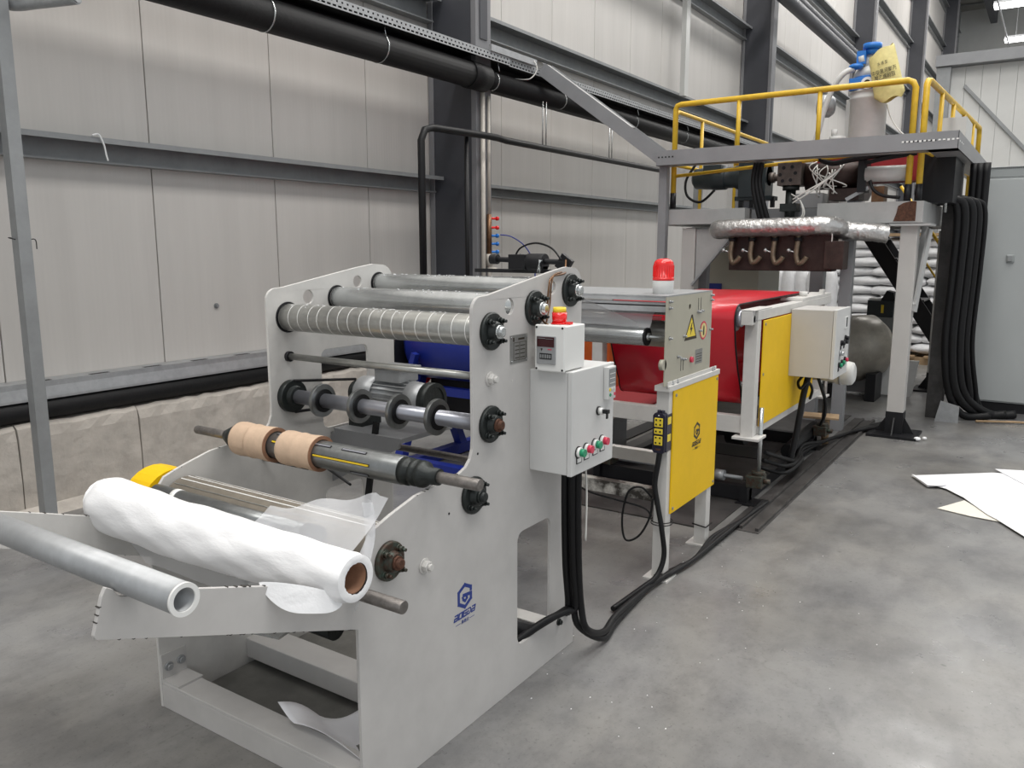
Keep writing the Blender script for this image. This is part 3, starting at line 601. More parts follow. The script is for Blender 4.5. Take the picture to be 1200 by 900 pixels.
# second dark shaft resting on the ramp behind the white roll
s2=thing('spare_shaft','dark spare winding shaft with black collars lying behind the white roll','shaft',(-2.1,1.585,.80))
mb=MB(); mb.cyl((-2.54,1.585,.805),(-1.79,1.585,.805),.030,n=26); mb.build('shaft_tube','shaftst',s2)
mb=MB(); mb.lathe((-1.79,1.585,.805),(-1,1.585,.805),[(0,.030),(.0,.034),(.02,.034),(.02,.026),(.035,.026),(.035,.035),(.05,.035)],24); mb.build('collar','black',s2)
mb=MB(); mb.ring((-2.43,1.585,.805),(-2.405,1.585,.805),.0315,.030,24); mb.build('tape_band','lampbase',s2)
# bar in the V notch
mb=MB(); mb.cyl((-2.62,1.545,.694),(-1.375,1.545,.694),.019,n=20); mb.build('steel_bar','rodst',label='dark round steel bar sticking out beneath the white roll end',cat='bar',bevel=.002)
# tube across the arm tips
mb=MB(); mb.ring((-2.75,.895,.965),(-1.372,.895,.965),.0335,.024,36); pi_=mb.build('steel_tube','galv',label='galvanised steel tube lying across the two arm tips',cat='tube',org=(-2.06,.895,.93))
mb=MB(); mb.ring((-1.374,.895,.965),(-1.368,.895,.965),.0345,.0245,36); mb.build('burred_rim','lampbase',pi_)
# white film roll: loose, fat at the far end
rl=thing('film_roll','thick white plastic film roll wound loosely on a cardboard core','film roll',(-2.0,1.42,.75))
A=V(-2.62,1.44,.812); B=V(-1.43,1.425,.812); ax=(B-A).normalized(); ex=ax.orthogonal().normalized(); ey=ax.cross(ex)
rn=random.Random(4); ph=[rn.uniform(0,6.28) for _ in range(8)]
def rollpt(u,v):
    a=2*pi*v; r=.092-.006*u-.020*u*u; 
    if u<.05: r*=.80+.2*math.sin(u/.05*pi/2)
    r+=.0012*math.sin(3*a+9*u+ph[0])+.0010*math.sin(2*a-11*u+ph[1])+.0018*math.sin(5*a+21*u+ph[2])+.0012*math.sin(7*a-33*u+ph[3])
    r*=1+.02*math.sin(2*a+.6)*(1-u)
    if u>.985: r=r*(1-.10*(u-.985)/.015)
    p=A.lerp(B,u)+V(0,0,-.016-.015*math.sin(pi*u)+.010*u)+ex*math.cos(a)*r+ey*math.sin(a)*r; return tuple(p)
mb=MB(); mb.grid(rollpt,110,64); mb.build('film','film',rl,fix=True)
mb=MB(); Rr=.061; q=random.Random(5); n=48; vs=[];fs=[]
for k in range(n):
    a=2*pi*k/n; j=.0012*q.uniform(-1,1)
    for (r,t) in ((.0625,0.0),(.052,.003),(.041+j,.001)): vs.append(B+V(0,0,-.006)+ex*math.cos(a)*r+ey*math.sin(a)*r+ax*t)
for k in range(n):
    k2=(k+1)%n
    for i in range(2): fs.append((k*3+i,k2*3+i,k2*3+i+1,k*3+i+1))
mb.add(vs,fs,True); mb.build('end_face','film',rl)
mb=MB(); mb.ring(tuple(A+ax*.02+V(0,0,-.008)),tuple(B-ax*.004+V(0,0,-.006)),.0405,.0375,36); mb.build('core_tube','cardd',rl)
mb=MB(); vs=[];fs=[]
for k in range(18):
    a=2*pi*k/18
    for r,t in ((.092*.80,0),(.045,.03)): vs.append(A+V(0,0,-.01)+ex*math.cos(a)*r+ey*math.sin(a)*r+ax*t)
for k in range(18):
    k2=(k+1)%18; fs.append((2*k,2*k2,2*k2+1,2*k+1))
mb.add(vs,fs,True); mb.build('far_end_face','film',rl)
# loose flap hanging in front of the arm, tail behind, translucent sheet below
def flap(u,v):
    s=math.sin(pi*u)**.6 if 0<u<1 else 0
    return (-1.575+.125*u+.018*v*s,1.235+.165*u-.01*s*v,.829-.068*u+.012*s-.072*v*s-.006*math.sin(8*u)*v)
mb=MB(); mb.grid(flap,26,8); mb.build('loose_flap','film',rl,fix=False)
def under(u,v):
    x=-2.55+.96*u; return (x,1.40+.13*v+.008*math.sin(7*u+3*v),.76-.20*v*(1-.15*u)+.006*math.sin(11*u))
mb=MB(); mb.grid(under,24,8); mb.build('hanging_film','filmt',rl,fix=False)
def tail(u,v):
    x=-1.98+.44*u; h=.17*v*(.35+.65*u); 
    return (x+.03*v,1.50+.10*v+.015*math.sin(6*u+4*v)+.05*u*v,.80+h*(.95 if u<.9 else .9)+.008*math.sin(14*u+2*v))
mb=MB(); mb.grid(tail,26,14); mb.build('torn_tail','filmt',rl,fix=False)
def tail2(u,v):
    x=-1.545+.03*math.sin(3*v); return (x-.03*u,1.55+.045*math.sin(2.5*u)*1-.03*v+.05*u,.80+.14*u-.16*v*(1-u))
mb=MB(); mb.grid(tail2,10,10); mb.build('torn_tail','filmt',rl,fix=False)
# crumpled sheet inside the base
def sheet(u,v):
    x=-1.99+.41*u; y=1.61+.31*v; z=.112+.014*math.sin(4*u+2*v)-.09*min(1,v*2.2)+.02*math.sin(7*v+3*u)-(.0 if v>.1 else 0)
    if u<.18: z+=.07*((.18-u)/.18)**1.3*(1-v)
    return (x+.10*v*(1-u),y,z)
mb=MB(); mb.grid(sheet,22,16); mb.build('crumpled_sheet','paper',label='crumpled white plastic sheet lying inside the rewinder base',cat='sheet',fix=False,solid=.001)
mb=MB(); mb.box(-2.54,1.66,.004,-1.58,2.68,.01); mb.build('drip_plate','dull',label='dull grey tray plate on the floor inside the rewinder base',cat='plate')
# ---------------------------------------------------------------- control cabinet on the near plate
def pbox(x0,y0,z0,x1,y1,z1,name,m,par,bevel=.003,**k):
    mb=MB(); mb.box(x0,y0,z0,x1,y1,z1); return mb.build(name,m,par,bevel=bevel,**k)
cc=thing('control_cabinet','light grey control cabinet with four push buttons on the rewinder side','control cabinet',(-1.47,2.62,.835))
pbox(XR,2.465,.835,-1.402,2.785,1.213,'body','boxw',cc)
pbox(-1.400,2.462,.833,-1.380,2.788,1.215,'door','boxw',cc)
pbox(-1.380,2.70,1.08,-1.360,2.765,1.205,'keypad_housing','boxw',cc)
k_=pbox(-1.361,2.706,1.13,-1.3585,2.76,1.198,'keypad_screen','galvd',cc,0)
mb=MB(); [mb.box(-1.359,2.712,1.178-.018*i,-1.3578,2.754,1.180-.018*i) for i in range(3)]; mb.build('screen_rule','lampbase',k_,kind='stuff')
for i,(y,z,m) in enumerate(((2.715,1.118,'yellowp'),(2.735,1.118,'boxw'),(2.752,1.118,'boxw'),(2.718,1.098,'green'),(2.737,1.098,'boxw'),(2.752,1.098,'pink'))):
    mb=MB(); mb.cyl((-1.3605,y,z),(-1.3575,y,z),.0065,n=10); mb.build('key',m,cc)
mb=MB(); mb.cyl((-1.38,2.66,1.045),(-1.375,2.66,1.045),.017,n=18); ksw=mb.build('key_switch','dark',cc)
mb=MB(); mb.cyl((-1.375,2.66,1.045),(-1.358,2.66,1.045),.013,n=16); mb.build('switch_barrel','meterw',ksw)
mb=MB(); mb.box(-1.358,2.652,1.038,-1.335,2.668,1.052); mb.box(-1.345,2.656,1.018,-1.341,2.668,1.04); mb.build('key_head','dark',ksw)
for y,m,z in ((2.508,'green',.917),(2.566,'pink',.919),(2.632,'green',.922),(2.69,'pink',.925)):
    mb=MB(); mb.cyl((-1.380,y,z),(-1.377,y,z),.022,n=20); mb.box(-1.380,y-.012,z-.043,-1.378,y+.026,z-.018); pb=mb.build('push_button','dark',cc)
    mb=MB(); mb.cyl((-1.377,y,z),(-1.366,y,z),.019,n=20); mb.build('chrome_ring','lampbase',pb)
    mb=MB(); mb.cyl((-1.366,y,z),(-1.350,y,z),.0145,n=18); mb.build('cap',m,pb)
    mb=MB(); mb.box(-1.378,y-.007,z-.039,-1.3772,y+.021,z-.024); mb.build('legend_plate','lampbase',pb)
mbx=thing('meter_box','small white meter box with a dark display on top of the cabinet','meter',(-1.46,2.53,1.215))
pbox(-1.520,2.452,1.216,-1.408,2.60,1.375,'housing','meterw',mbx,.004)
pbox(-1.524,2.440,1.213,-1.402,2.454,1.379,'lid','meterw',mbx,.005)
mp_=pbox(-1.513,2.434,1.240,-1.436,2.4415,1.340,'meter_face','galv',mbx,.002)
pbox(-1.510,2.4325,1.302,-1.440,2.4345,1.337,'display','darkred',mp_,0); pbox(-1.499,2.4325,1.258,-1.450,2.4345,1.279,'digit_switch','dark',mp_,0)
mb=MB()
for i in range(5): mb.box(-1.497+i*.0095,2.4315,1.262,-1.4905+i*.0095,2.433,1.275)
mb.box(-1.505,2.4315,1.331,-1.475,2.433,1.333); mb.box(-1.473,2.4315,1.330,-1.445,2.433,1.3315); mb.build('legend','galvd',mp_,kind='stuff')
mb=MB(); mb.prism([(-1.495,1.296),(-1.487,1.296),(-1.491,1.287)],'y',2.4325,2.4345); mb.build('arrow_mark','ink',mp_); mb=MB(); mb.box(-1.466,2.4325,1.292,-1.45,2.4345,1.295); mb.build('red_mark','pink',mp_)
for x,z in ((-1.516,1.222),(-1.410,1.222),(-1.516,1.370),(-1.410,1.370)):
    mb=MB(); mb.cyl((x,2.440,z),(x,2.4385,z),.004,n=8); mb.build('screw','dark',mbx)
bu=thing('buzzer','small red buzzer with a yellow cap on the meter box','buzzer',(-1.475,2.53,1.375))
mb=MB(); mb.cyl((-1.475,2.53,1.376),(-1.475,2.53,1.380),.032,n=20); mb.cyl((-1.475,2.53,1.380),(-1.475,2.53,1.418),.027,n=24); mb.box(-1.445,2.52,1.376,-1.425,2.54,1.385); mb.build('red_body','redl',bu)
mb=MB(); mb.cyl((-1.475,2.53,1.418),(-1.475,2.53,1.436),.025,.023,n=24); mb.build('yellow_cap','yellowp',bu)
# hoses under the cabinet
def hose(pts,r,name,label,cat='cable',m='black',group=None,n=10): mb=MB(); mb.tube(pts,r,n); return mb.build(name,m,label=label,cat=cat,group=group)
for i in range(4):
    dx=.017*(i-1.5); dy=.014*(i%2)
    end=[(-1.495+dx*.3,2.63-dy,.225),(-1.54+dx*.4,2.53,.205+.5*dx),(-1.60,2.42,.15),(-1.68,2.30,.05)] if i%2==0 else [(-1.46+dx,2.70,.14),(-1.44,2.86,.03+.028*(i==3)),(-1.47,3.05,.025+.03*(i==3)),(-1.50,3.45,.025),(-1.47,3.8,.025)]
    hose([(-1.46+dx,2.60+dy,.835),(-1.465+dx,2.61+dy,.66),(-1.475+dx,2.64+dy,.42),(-1.478+dx,2.67+dy,.24)]+end,.014,'power_cable',('thick black cable dropping from the cabinet and turning in through the plate cut-out'.replace('thick',['left','','right',''][i]+' thick') if i%2==0 else ['','second','','rightmost'][i]+' thick black cable dropping from the cabinet and running off along the floor'),group='thick cables under the control cabinet')
hose([(-1.43,2.66,.83),(-1.425,2.665,.7),(-1.43,2.67,.52)],.004,'earth_wire','thin white wire beside the thick black cables',m='wire')
# ================================================================ CORONA TREATER STAND
tt=thing('treater_stand','beige and yellow treater stand with film rollers behind the control cabinet','machine',(-2.03,3.9,0))
def leg(x,y,z1,name,par,m='paintw',s=.065):
    mb=MB(); mb.box(x-s,y,.008,x,y+s,z1); l=mb.build(name,m,par,bevel=.002)
    mb=MB(); mb.box(x-s-.035,y-.03,0,x+.03,y+s+.03,.008); mb.build('foot_plate',m,l); return l
for x in (-1.497,-2.50):
    for y in (3.625,4.20): leg(x,y,.965,'leg',tt)
mb=MB(); mb.box(-1.565,3.60,.962,-1.485,4.30,.990); mb.box(-1.503,3.60,.975,-1.495,4.27,1.01); tc_=mb.build('top_angle','paintw',tt,bevel=.002)
mb=MB()
for y in (3.66,3.72,4.21,4.235): bolt(mb,(-1.50,y,.99),(0,0,1),.008,.02)
mb.build('bolt','galv',tc_,kind='stuff')
mb=MB(); mb.box(-2.50,3.63,.395,-1.56,3.68,.462); mb.build('front_cross_beam','dirty',tt,bevel=.002)
mb=MB(); mb.box(-2.50,4.21,.42,-1.56,4.26,.49); mb.build('rear_cross_beam','paintw',tt,bevel=.002)
for x in (-2.56,-1.565):
    mb=MB(); mb.box(x,3.68,.40,x+.05,4.21,.46); mb.build('side_rail','paintw',tt,bevel=.002)
mb=MB(); mb.box(-1.497,3.665,.335,-1.488,4.29,.965); yp=mb.build('yellow_panel','yellow',tt,bevel=.003)
logo(-1.488,3.99,.70,.088,'ink',yp)
mb=MB()
for y,z in ((3.69,.935),(4.265,.94),(3.69,.36),(4.265,.36)): mb.cyl((-1.488,y,z),(-1.484,y,z),.008,n=10)
mb.build('screw','galvd',yp,kind='stuff')
# beige cover plate with holes
mb=MB(); mb.prism([[(3.565,.992),(4.175,.992),(4.175,1.418),(3.565,1.418)],circ(3.862,1.356,.014,14)],'x',-1.506,-1.500); cp=mb.build('cover_plate','beige',tt,bevel=.0015)
X0=-1.500
def px(pts,m,name,x=X0,t=.001,par=cp): mb=MB(); mb.prism(pts,'x',x,x+t); return mb.build(name,m,par)
px([(3.80,1.190),(3.965,1.190),(3.90,1.315),(3.885,1.315)],'ink','warning_triangle')
px([(3.818,1.205),(3.945,1.205),(3.887,1.300)],'yellowr','triangle_face',X0+.001,.0006)
px([(3.889,1.276),(3.866,1.240),(3.880,1.240),(3.872,1.212),(3.902,1.249),(3.887,1.249),(3.897,1.276)],'ink','bolt_symbol',X0+.0016,.0006)
px(circ(4.058,1.222,.048,24),'rust','prohibition_ring'); 
mb=MB(); mb.prism([circ(4.058,1.222,.048,24),circ(4.058,1.222,.039,24)],'x',X0+.001,X0+.0018); mb.build('red_ring','pink',cp)
px(circ(4.058,1.222,.039,20),'cream','sign_face',X0+.001,.0006)
px([(4.052,1.197),(4.068,1.197),(4.070,1.238),(4.062,1.250),(4.052,1.238)],'ink','hand_symbol',X0+.0016,.0006)
px([(3.955,1.055),(4.055,1.055),(4.055,1.130),(3.955,1.130)],'plateal','small_plate')
mb=MB()
for k in range(4): mb.box(X0+.001,3.965,1.065+.013*k,X0+.0015,4.045,1.068+.013*k)
mb.build('plate_lines','ink',cp,kind='stuff')
for ys,z0,z1 in (((3.975,4.01),1.33,1.395),((3.765,3.795),1.045,1.10)):
    for y in ys: px([(y-.002,z0),(y+.002,z0),(y+.002,z1),(y-.002,z1)],'dark','slot_mark')
mb=MB()
for y,z in ((3.60,1.395),(3.60,1.365),(4.155,1.40),(4.155,1.375),(3.61,1.22),(3.79,1.215),(4.0,1.225),(4.155,1.22),(3.965,1.325),(3.985,1.322),(4.015,1.326),(3.765,1.105),(3.80,1.10),(3.72,1.12)):
    bolt(mb,(X0,y,z),(1,0,0),.005,.018)
mb.build('bolt','galv',cp,kind='stuff')
mb=MB(); mb.cyl((X0,3.895,1.087),(X0+.012,3.895,1.087),.015,n=14); mb.build('red_button','pink',cp)
mb=MB(); mb.cyl((-1.52,3.56,1.098),(-1.50,3.56,1.098),.026,n=16); mb.build('pivot_disc','beige',tt)
mb=MB(); mb.box(-2.512,3.565,.992,-2.506,4.175,1.418); mb.build('far_cover_plate','beige',tt)
mb=MB(); mb.box(-2.51,3.565,1.418,-1.50,4.175,1.424); mb.build('top_cover','galv',tt)
mb=MB(); mb.box(-2.506,3.567,1.398,-1.506,3.60,1.418); mb.box(-2.506,3.58,1.378,-1.506,3.60,1.392); mb.box(-2.506,3.575,1.345,-1.506,3.60,1.372); mb.build('front_edge_bars','galv',tt,bevel=.002,kind='stuff')
roller(3.615,1.222,.043,'steel',-2.46,-1.615,tt,'nip_roller')
mb=MB(); mb.cyl((-1.622,3.615,1.222),(-1.612,3.615,1.222),.044,n=24); mb.build('roller_end_cap','dark',tt)
mb=MB(); mb.cyl((-2.50,3.615,1.222),(-1.50,3.615,1.222),.009,n=12); mb.build('roller_axle','steel',tt)
roller(3.86,1.225,.055,'steeld',-2.49,-1.515,tt,'drum_roller'); roller(3.90,1.335,.03,'steel',-2.49,-1.515,tt,'guide_roller')
roller(4.05,1.16,.04,'greyroll',-2.49,-1.515,tt,'guide_roller')
def web(pts,name,par,m,x0,x1,label=None):
    mb=MB(); n=len(pts)-1
    mb.grid(lambda u,v:(x0+(x1-x0)*u+.004*math.sin(9*v+u),pts[min(n,int(v*n+1e-6))][0],pts[min(n,int(v*n+1e-6))][1]+.002*math.sin(12*u)),16,n); return mb.build(name,m,par,fix=False)
web([(2.79,1.515),(3.0,1.45),(3.3,1.37),(3.58,1.292),(3.62,1.268)],'film_web',tt,'filmt2',-2.40,-1.66)
web([(3.62,1.268),(3.7,1.28),(3.86,1.262),(3.9,1.30)],'film_web',tt,'filmt2',-2.40,-1.66)
web([(3.66,1.345),(3.64,1.32),(3.62,1.295),(3.612,1.266)],'film_web',tt,'filmt2',-2.42,-1.60)
be=thing('warning_beacon','red warning beacon on a white base on top of the treater','beacon',(-1.60,3.75,1.424))
mb=MB(); mb.lathe((-1.60,3.75,1.424),(-1.60,3.75,2),[(0,.05),(.062,.052),(.064,.052)],28); mb.build('white_base','lampbase',be)
mb=MB(); mb.lathe((-1.60,3.75,1.488),(-1.60,3.75,2),[(0,.053),(.012,.053),(.013,.050),(.075,.050),(.09,.046),(.10,.036),(.106,.02),(.107,.005)],28); rd=mb.build('red_dome','redl',be)
mb=MB()
for k in range(24):
    a=2*pi*k/24; mb.beam((-1.60+math.cos(a)*.0505,3.75+math.sin(a)*.0505,1.505),(-1.60+math.cos(a)*.0505,3.75+math.sin(a)*.0505,1.56),.004,.003,(math.cos(a),math.sin(a),0))
mb.build('dome_rib','redl',rd,kind='stuff')
# power strip
ps=thing('power_strip','black power strip with yellow sockets fixed to the treater leg','power strip',(-1.53,3.61,.66))
mb=MB(); mb.prism([(-1.562,.672),(-1.555,.660),(-1.505,.660),(-1.498,.672),(-1.498,.845),(-1.508,.858),(-1.552,.858),(-1.562,.845)],'y',3.585,3.625); mb.cyl((-1.535,3.60,.855),(-1.535,3.60,.872),.010,n=10); mb.cyl((-1.515,3.60,.855),(-1.515,3.60,.872),.010,n=10); mb.build('housing','navy',ps,bevel=.004)
mb=MB(); mb.box(-1.51,3.60,.665,-1.494,3.665,.85); mb.build('side_housing','navy',ps,bevel=.003)
def sock(z0,z1,holes):
    mb=MB(); mb.box(-1.552,3.580,z0,-1.508,3.586,z1); s_=mb.build('socket','yellowr',ps,bevel=.004)
    mb=MB()
    for x,z in holes: mb.box(x-.004,3.5785,z-.004,x+.004,3.5802,z+.004)
    mb.build('socket_hole','dark',s_,kind='stuff')
sock(.790,.835,[(-1.541,.825),(-1.52,.825),(-1.541,.803),(-1.52,.803)]); sock(.755,.782,[(-1.541,.769),(-1.52,.769)]); sock(.700,.746,[(-1.541,.738),(-1.52,.738),(-1.541,.712),(-1.52,.712)])
for z0 in (.80,.715): mb=MB(); mb.box(-1.495,3.61,z0,-1.492,3.65,z0+.036); mb.build('side_socket','yellowr',ps,bevel=.002)
mb=MB(); mb.box(-1.542,3.583,.675,-1.518,3.586,.683); mb.build('label_tab','rust',ps); mb=MB(); mb.box(-1.533,3.583,.845,-1.527,3.586,.850); mb.build('indicator','lampbase',ps)
hose([(-1.525,3.60,.665),(-1.53,3.59,.60),(-1.54,3.585,.50),(-1.52,3.58,.40),(-1.49,3.57,.28),(-1.475,3.57,.15),(-1.49,3.52,.06),(-1.52,3.40,.03),(-1.54,3.15,.022)],.013,'power_cable','black cable hanging from the power strip down to the floor')
hose([(-1.535,3.60,.665),(-1.54,3.592,.60),(-1.552,3.59,.50),(-1.53,3.58,.40)],.006,'thin_cable','thin black cable beside the power strip cable')
hose([(-1.57,3.62,.42),(-1.62,3.60,.47),(-1.68,3.58,.44),(-1.71,3.58,.30),(-1.69,3.58,.19),(-1.62,3.585,.22),(-1.57,3.60,.32),(-1.56,3.61,.42)],.0055,'cable_loop','thin black cable loop hanging under the front cross beam')
hose([(-2.0,3.60,.43),(-1.9,3.59,.40),(-1.75,3.59,.385),(-1.6,3.59,.37),(-1.56,3.60,.33)],.005,'thin_cable','thin black cable strung along the dirty cross beam')
for i in range(3): hose([(-1.49-.02*i,3.60,.022),(-1.45,3.9,.025),(-1.44-.02*i,4.3,.03),(-1.43,4.7,.028),(-1.41-.015*i,5.1,.03)],.012,'floor_cable',['outermost thick black cable running along the floor past the treater legs','middle thick black cable on the floor past the treater legs','innermost thick black cable on the floor past the treater legs'][i])
mb=MB()
for z in (.285,.298): mb.ring((-1.5295,3.6575,z),(-1.5295,3.6575,z+.004),.055,.052,16)
mb.build('cable_tie','black',label='pair of black cable ties round the front treater leg',cat='tie')
mb=MB(); mb.tube([(-1.57,4.19,.12),(-1.49,4.19,.11),(-1.485,4.27,.115)],.004,6,1); mb.build('cable_tie','black',label='black cable tie low on the rear treater leg',cat='tie')
# ================================================================ RED BELT CONVEYOR
bc=thing('belt_conveyor','red belt haul-off unit with a yellow side panel behind the treater','machine',(-2.05,5.8,0))
def beltpts():
    p=[]
    p+=[(6.6,1.30),(6.2,1.30),(5.8,1.30),(5.4,1.30),(5.02,1.298)]
    p+=[(4.98+.085*math.cos(math.radians(a)),1.21+.088*math.sin(math.radians(a))) for a in (90,110,130,150,170,185)]
    p+=[(4.93,1.05),(5.0,.88),(5.08,.74)]
    p+=[(5.16+.075*math.cos(math.radians(a)),.72+.075*math.sin(math.radians(a))) for a in (190,215,240,265)]
    p+=[(5.5,.645),(6.1,.66),(6.55,.70)]
    p+=[(6.62+.08*math.cos(math.radians(a)),.80+.1*math.sin(math.radians(a))) for a in (-60,-20,10)]
    p+=[(6.72,1.0),(6.72,1.2),(6.66,1.285)]
    return p
bp_=beltpts(); n=len(bp_)
mb=MB(); vs=[];fs=[]
for y,z in bp_: vs+=[V(-2.47,y,z),V(-1.615,y,z)]
for i in range(n):
    j=(i+1)%n; fs.append((2*i,2*i+1,2*j+1,2*j))
mb.add(vs,fs,True); mb.build('belt','red',bc,solid=.006)
for x in (-2.476,-1.612):
    mb=MB(); mb.tube([(x,y,z) for y,z in bp_]+[(x,)+bp_[0]],.0055,6,1); mb.build('belt_edge','black',bc)
roller(4.98,1.21,.078,'galv',-2.46,-1.62,bc,'front_roller'); roller(5.16,.72,.068,'galv',-2.46,-1.62,bc,'lower_roller'); roller(6.62,1.21,.078,'galv',-2.46,-1.62,bc,'rear_roller')
mb=MB(); mb.lathe((-1.615,4.98,1.21),(-1.5,4.98,1.21),[(0,.052),(.02,.054),(.03,.045),(.035,.022),(.10,.022)],24); mb.build('roller_hub','chrome',bc)
mb=MB(); mb.box(-1.66,5.25,.70,-1.60,6.5,.75); mb.build('inner_rail','redin',bc)
mb=MB(); mb.box(-1.585,4.93,1.175,-1.515,4.997,1.262); mb.box(-1.587,4.93,1.263,-1.50,5.3,1.270); mb.build('bearing_block','paintw',bc,bevel=.004)
mb=MB(); mb.box(-1.58,4.998,1.201,-1.498,6.95,1.262); mb.build('top_rail','paintw',bc,bevel=.003)
mb=MB(); mb.box(-1.66,6.05,1.262,-1.50,6.95,1.285); mb.build('rear_cover','paintw',bc,bevel=.003)
for y in (5.0,6.75): 
    for x in (-1.50,-2.57):
        mb=MB(); mb.box(x-.08,y,.46,x,y+.075,1.20); mb.build('post','paintw',bc,bevel=.003)
        mb=MB(); mb.box(x-.12,y-.04,.445,x+.05,y+.13,.462); mb.build('jack_plate','paintw',bc,bevel=.002)
        mb=MB(); mb.cyl((x+.022,y+.10,.20),(x+.022,y+.10,.64),.014,n=12); mb.build('jack_screw','rodst' if y>6 else 'steel',bc)
        mb=MB(); mb.box(x-.04,y+.04,.12,x+.06,y+.16,.20); mb.cyl((x+.022,y+.10,.20),(x+.022,y+.10,.225),.045,n=18); mb.cyl((x+.06,y+.10,.16),(x+.10,y+.10,.16),.018,n=12); mb.cyl((x-.06,y+.10,.165),(x-.04,y+.10,.165),.025,n=12); mb.build('jack_gearbox','irong',bc,bevel=.006)
        mb=MB(); mb.box(x-.08,y+.05,.0,x-.03,y+.15,.12); mb.box(x-.10,y+.02,0,x+.03,y+.18,.012); mb.build('stand_foot','dark',bc)
mb=MB(); mb.box(-1.578,5.077,.463,-1.502,6.745,.515); mb.build('bottom_rail','paintw',bc,bevel=.003)
mb=MB(); mb.box(-2.57,5.02,.475,-1.58,5.08,.585); mb.build('front_cross_beam','paintw',bc,bevel=.003)
mb=MB(); mb.box(-2.57,6.76,.475,-1.58,6.82,.58); mb.build('rear_cross_beam','paintw',bc,bevel=.003)
mb=MB(); mb.box(-1.498,5.10,.515,-1.490,6.45,1.195); y2=mb.build('yellow_panel','yellow',bc,bevel=.003)
mb=MB()
for y in (5.13,6.42):
    for z in (.54,.85,1.17): mb.cyl((-1.49,y,z),(-1.486,y,z),.009,n=10)
mb.build('screw','galvd',y2,kind='stuff')
mb=MB(); mb.cyl((-2.52,5.10,.16),(-1.58,5.10,.16),.013,n=12); mb.ring((-1.76,5.10,.16),(-1.70,5.10,.16),.035,.012,14); mb.build('jack_drive_shaft','galv',bc)
mb=MB(); mb.box(-2.65,5.08,.015,-1.56,5.14,.11); mb.build('base_beam','dark',bc)
mb=MB(); mb.box(-2.65,6.84,.015,-1.56,6.90,.11); mb.build('base_beam','dark',bc)
for x in (-1.60,-2.65):
    mb=MB(); mb.box(x,5.10,.012,x+.07,6.9,.09); mb.build('side_beam','dark',bc)
mb=MB(); mb.cyl((-1.85,5.6,.36),(-1.72,5.6,.36),.10,n=24); mb.build('drive_wheel','black',bc)
mb=MB(); mb.box(-1.53,6.66,1.285,-1.50,6.72,1.32); mb.cyl((-1.56,6.3,1.285),(-1.56,6.3,1.32),.03,n=14); mb.build('top_fitting','paintw',bc)
# control box of the belt unit
cb=thing('control_box','off-white control box mounted on the belt unit above its yellow panel','control cabinet',(-1.35,5.9,.76))
pbox(-1.49,5.73,.762,-1.215,6.15,1.228,'body','legw',cb); pbox(-1.213,5.727,.760,-1.190,6.155,1.232,'door','boxw',cb)
pbox(-1.19,5.98,1.09,-1.183,6.06,1.17,'meter','meterw',cb,.001); 
mb=MB(); mb.box(-1.183,6.0,1.10,-1.181,6.03,1.165); mb.build('meter_scale','dark',cb)
for y,z,m in ((5.90,.995,'dark'),(6.0,.995,'dark'),(5.88,.925,'steel'),(6.02,1.02,'dark'),(5.87,.845,'green'),(5.95,.855,'green'),(6.04,.865,'pink')):
    mb=MB(); mb.cyl((-1.19,y,z),(-1.178,y,z),.020,n=14); mb.box(-1.19,y-.02,z-.045,-1.187,y+.015,z-.02); kb=mb.build('control_knob','dark' if m!='steel' else 'galv',cb)
    mb=MB(); mb.cyl((-1.178,y,z),(-1.162,y,z),.014,n=12); mb.build('cap',m,kb)
mo=thing('fan_motor','white round-ended motor just behind the control box','motor',(-1.25,6.45,.62))
mb=MB(); mb.lathe((-1.52,6.5,.70),(-1,6.5,.70),[(0,.07),(.16,.075),(.20,.09),(.28,.092),(.31,.085),(.325,.06)],26); mb.build('shell','motorw',mo)
mb=MB(); mb.ring((-1.30,6.5,.70),(-1.285,6.5,.70),.094,.08,26); mb.build('seam_ring','galvd',mo)
hose([(-1.40,5.95,.76),(-1.42,5.90,.60),(-1.44,5.86,.35),(-1.47,5.80,.06)],.022,'conduit','thick black cable slanting from the control box down to the floor')
hose([(-1.36,6.0,.76),(-1.33,6.02,.66),(-1.30,6.05,.55),(-1.33,6.2,.42),(-1.40,6.4,.30)],.012,'conduit','thin cable curling under the control box')
hose([(-1.42,5.95,.76),(-1.46,5.9,.70),(-1.43,5.85,.66),(-1.40,5.92,.70),(-1.38,5.98,.64),(-1.42,6.1,.55)],.010,'cable_bundle','tangled small cables under the control box')
for i,l in enumerate(('long slack black cable on the floor beside the belt unit','second slack black cable crossing the belt unit base','slack black cable nearest the floor rail')):
    hose([(-1.50-.04*i,5.3+.1*i,.30-.08*i),(-1.44,5.6,.20-.05*i),(-1.47+.02*i,6.0,.10),(-1.52,6.4,.12-.03*i),(-1.47,6.9,.06),(-1.38,7.5,.03),(-1.25,8.0-.1*i,.03),(-1.10,8.35,.02)],.014,'slack_cable',l)
mb=MB(); mb.box(-1.68,6.95,.23,-1.40,7.15,.245,Matrix.Rotation(.2,3,'Z')); mb.cyl((-1.5,7.05,.0),(-1.5,7.05,.23),.03,n=10); mb.build('wood_block','wood',label='small wooden board on a stub behind the jack gearbox',cat='board')
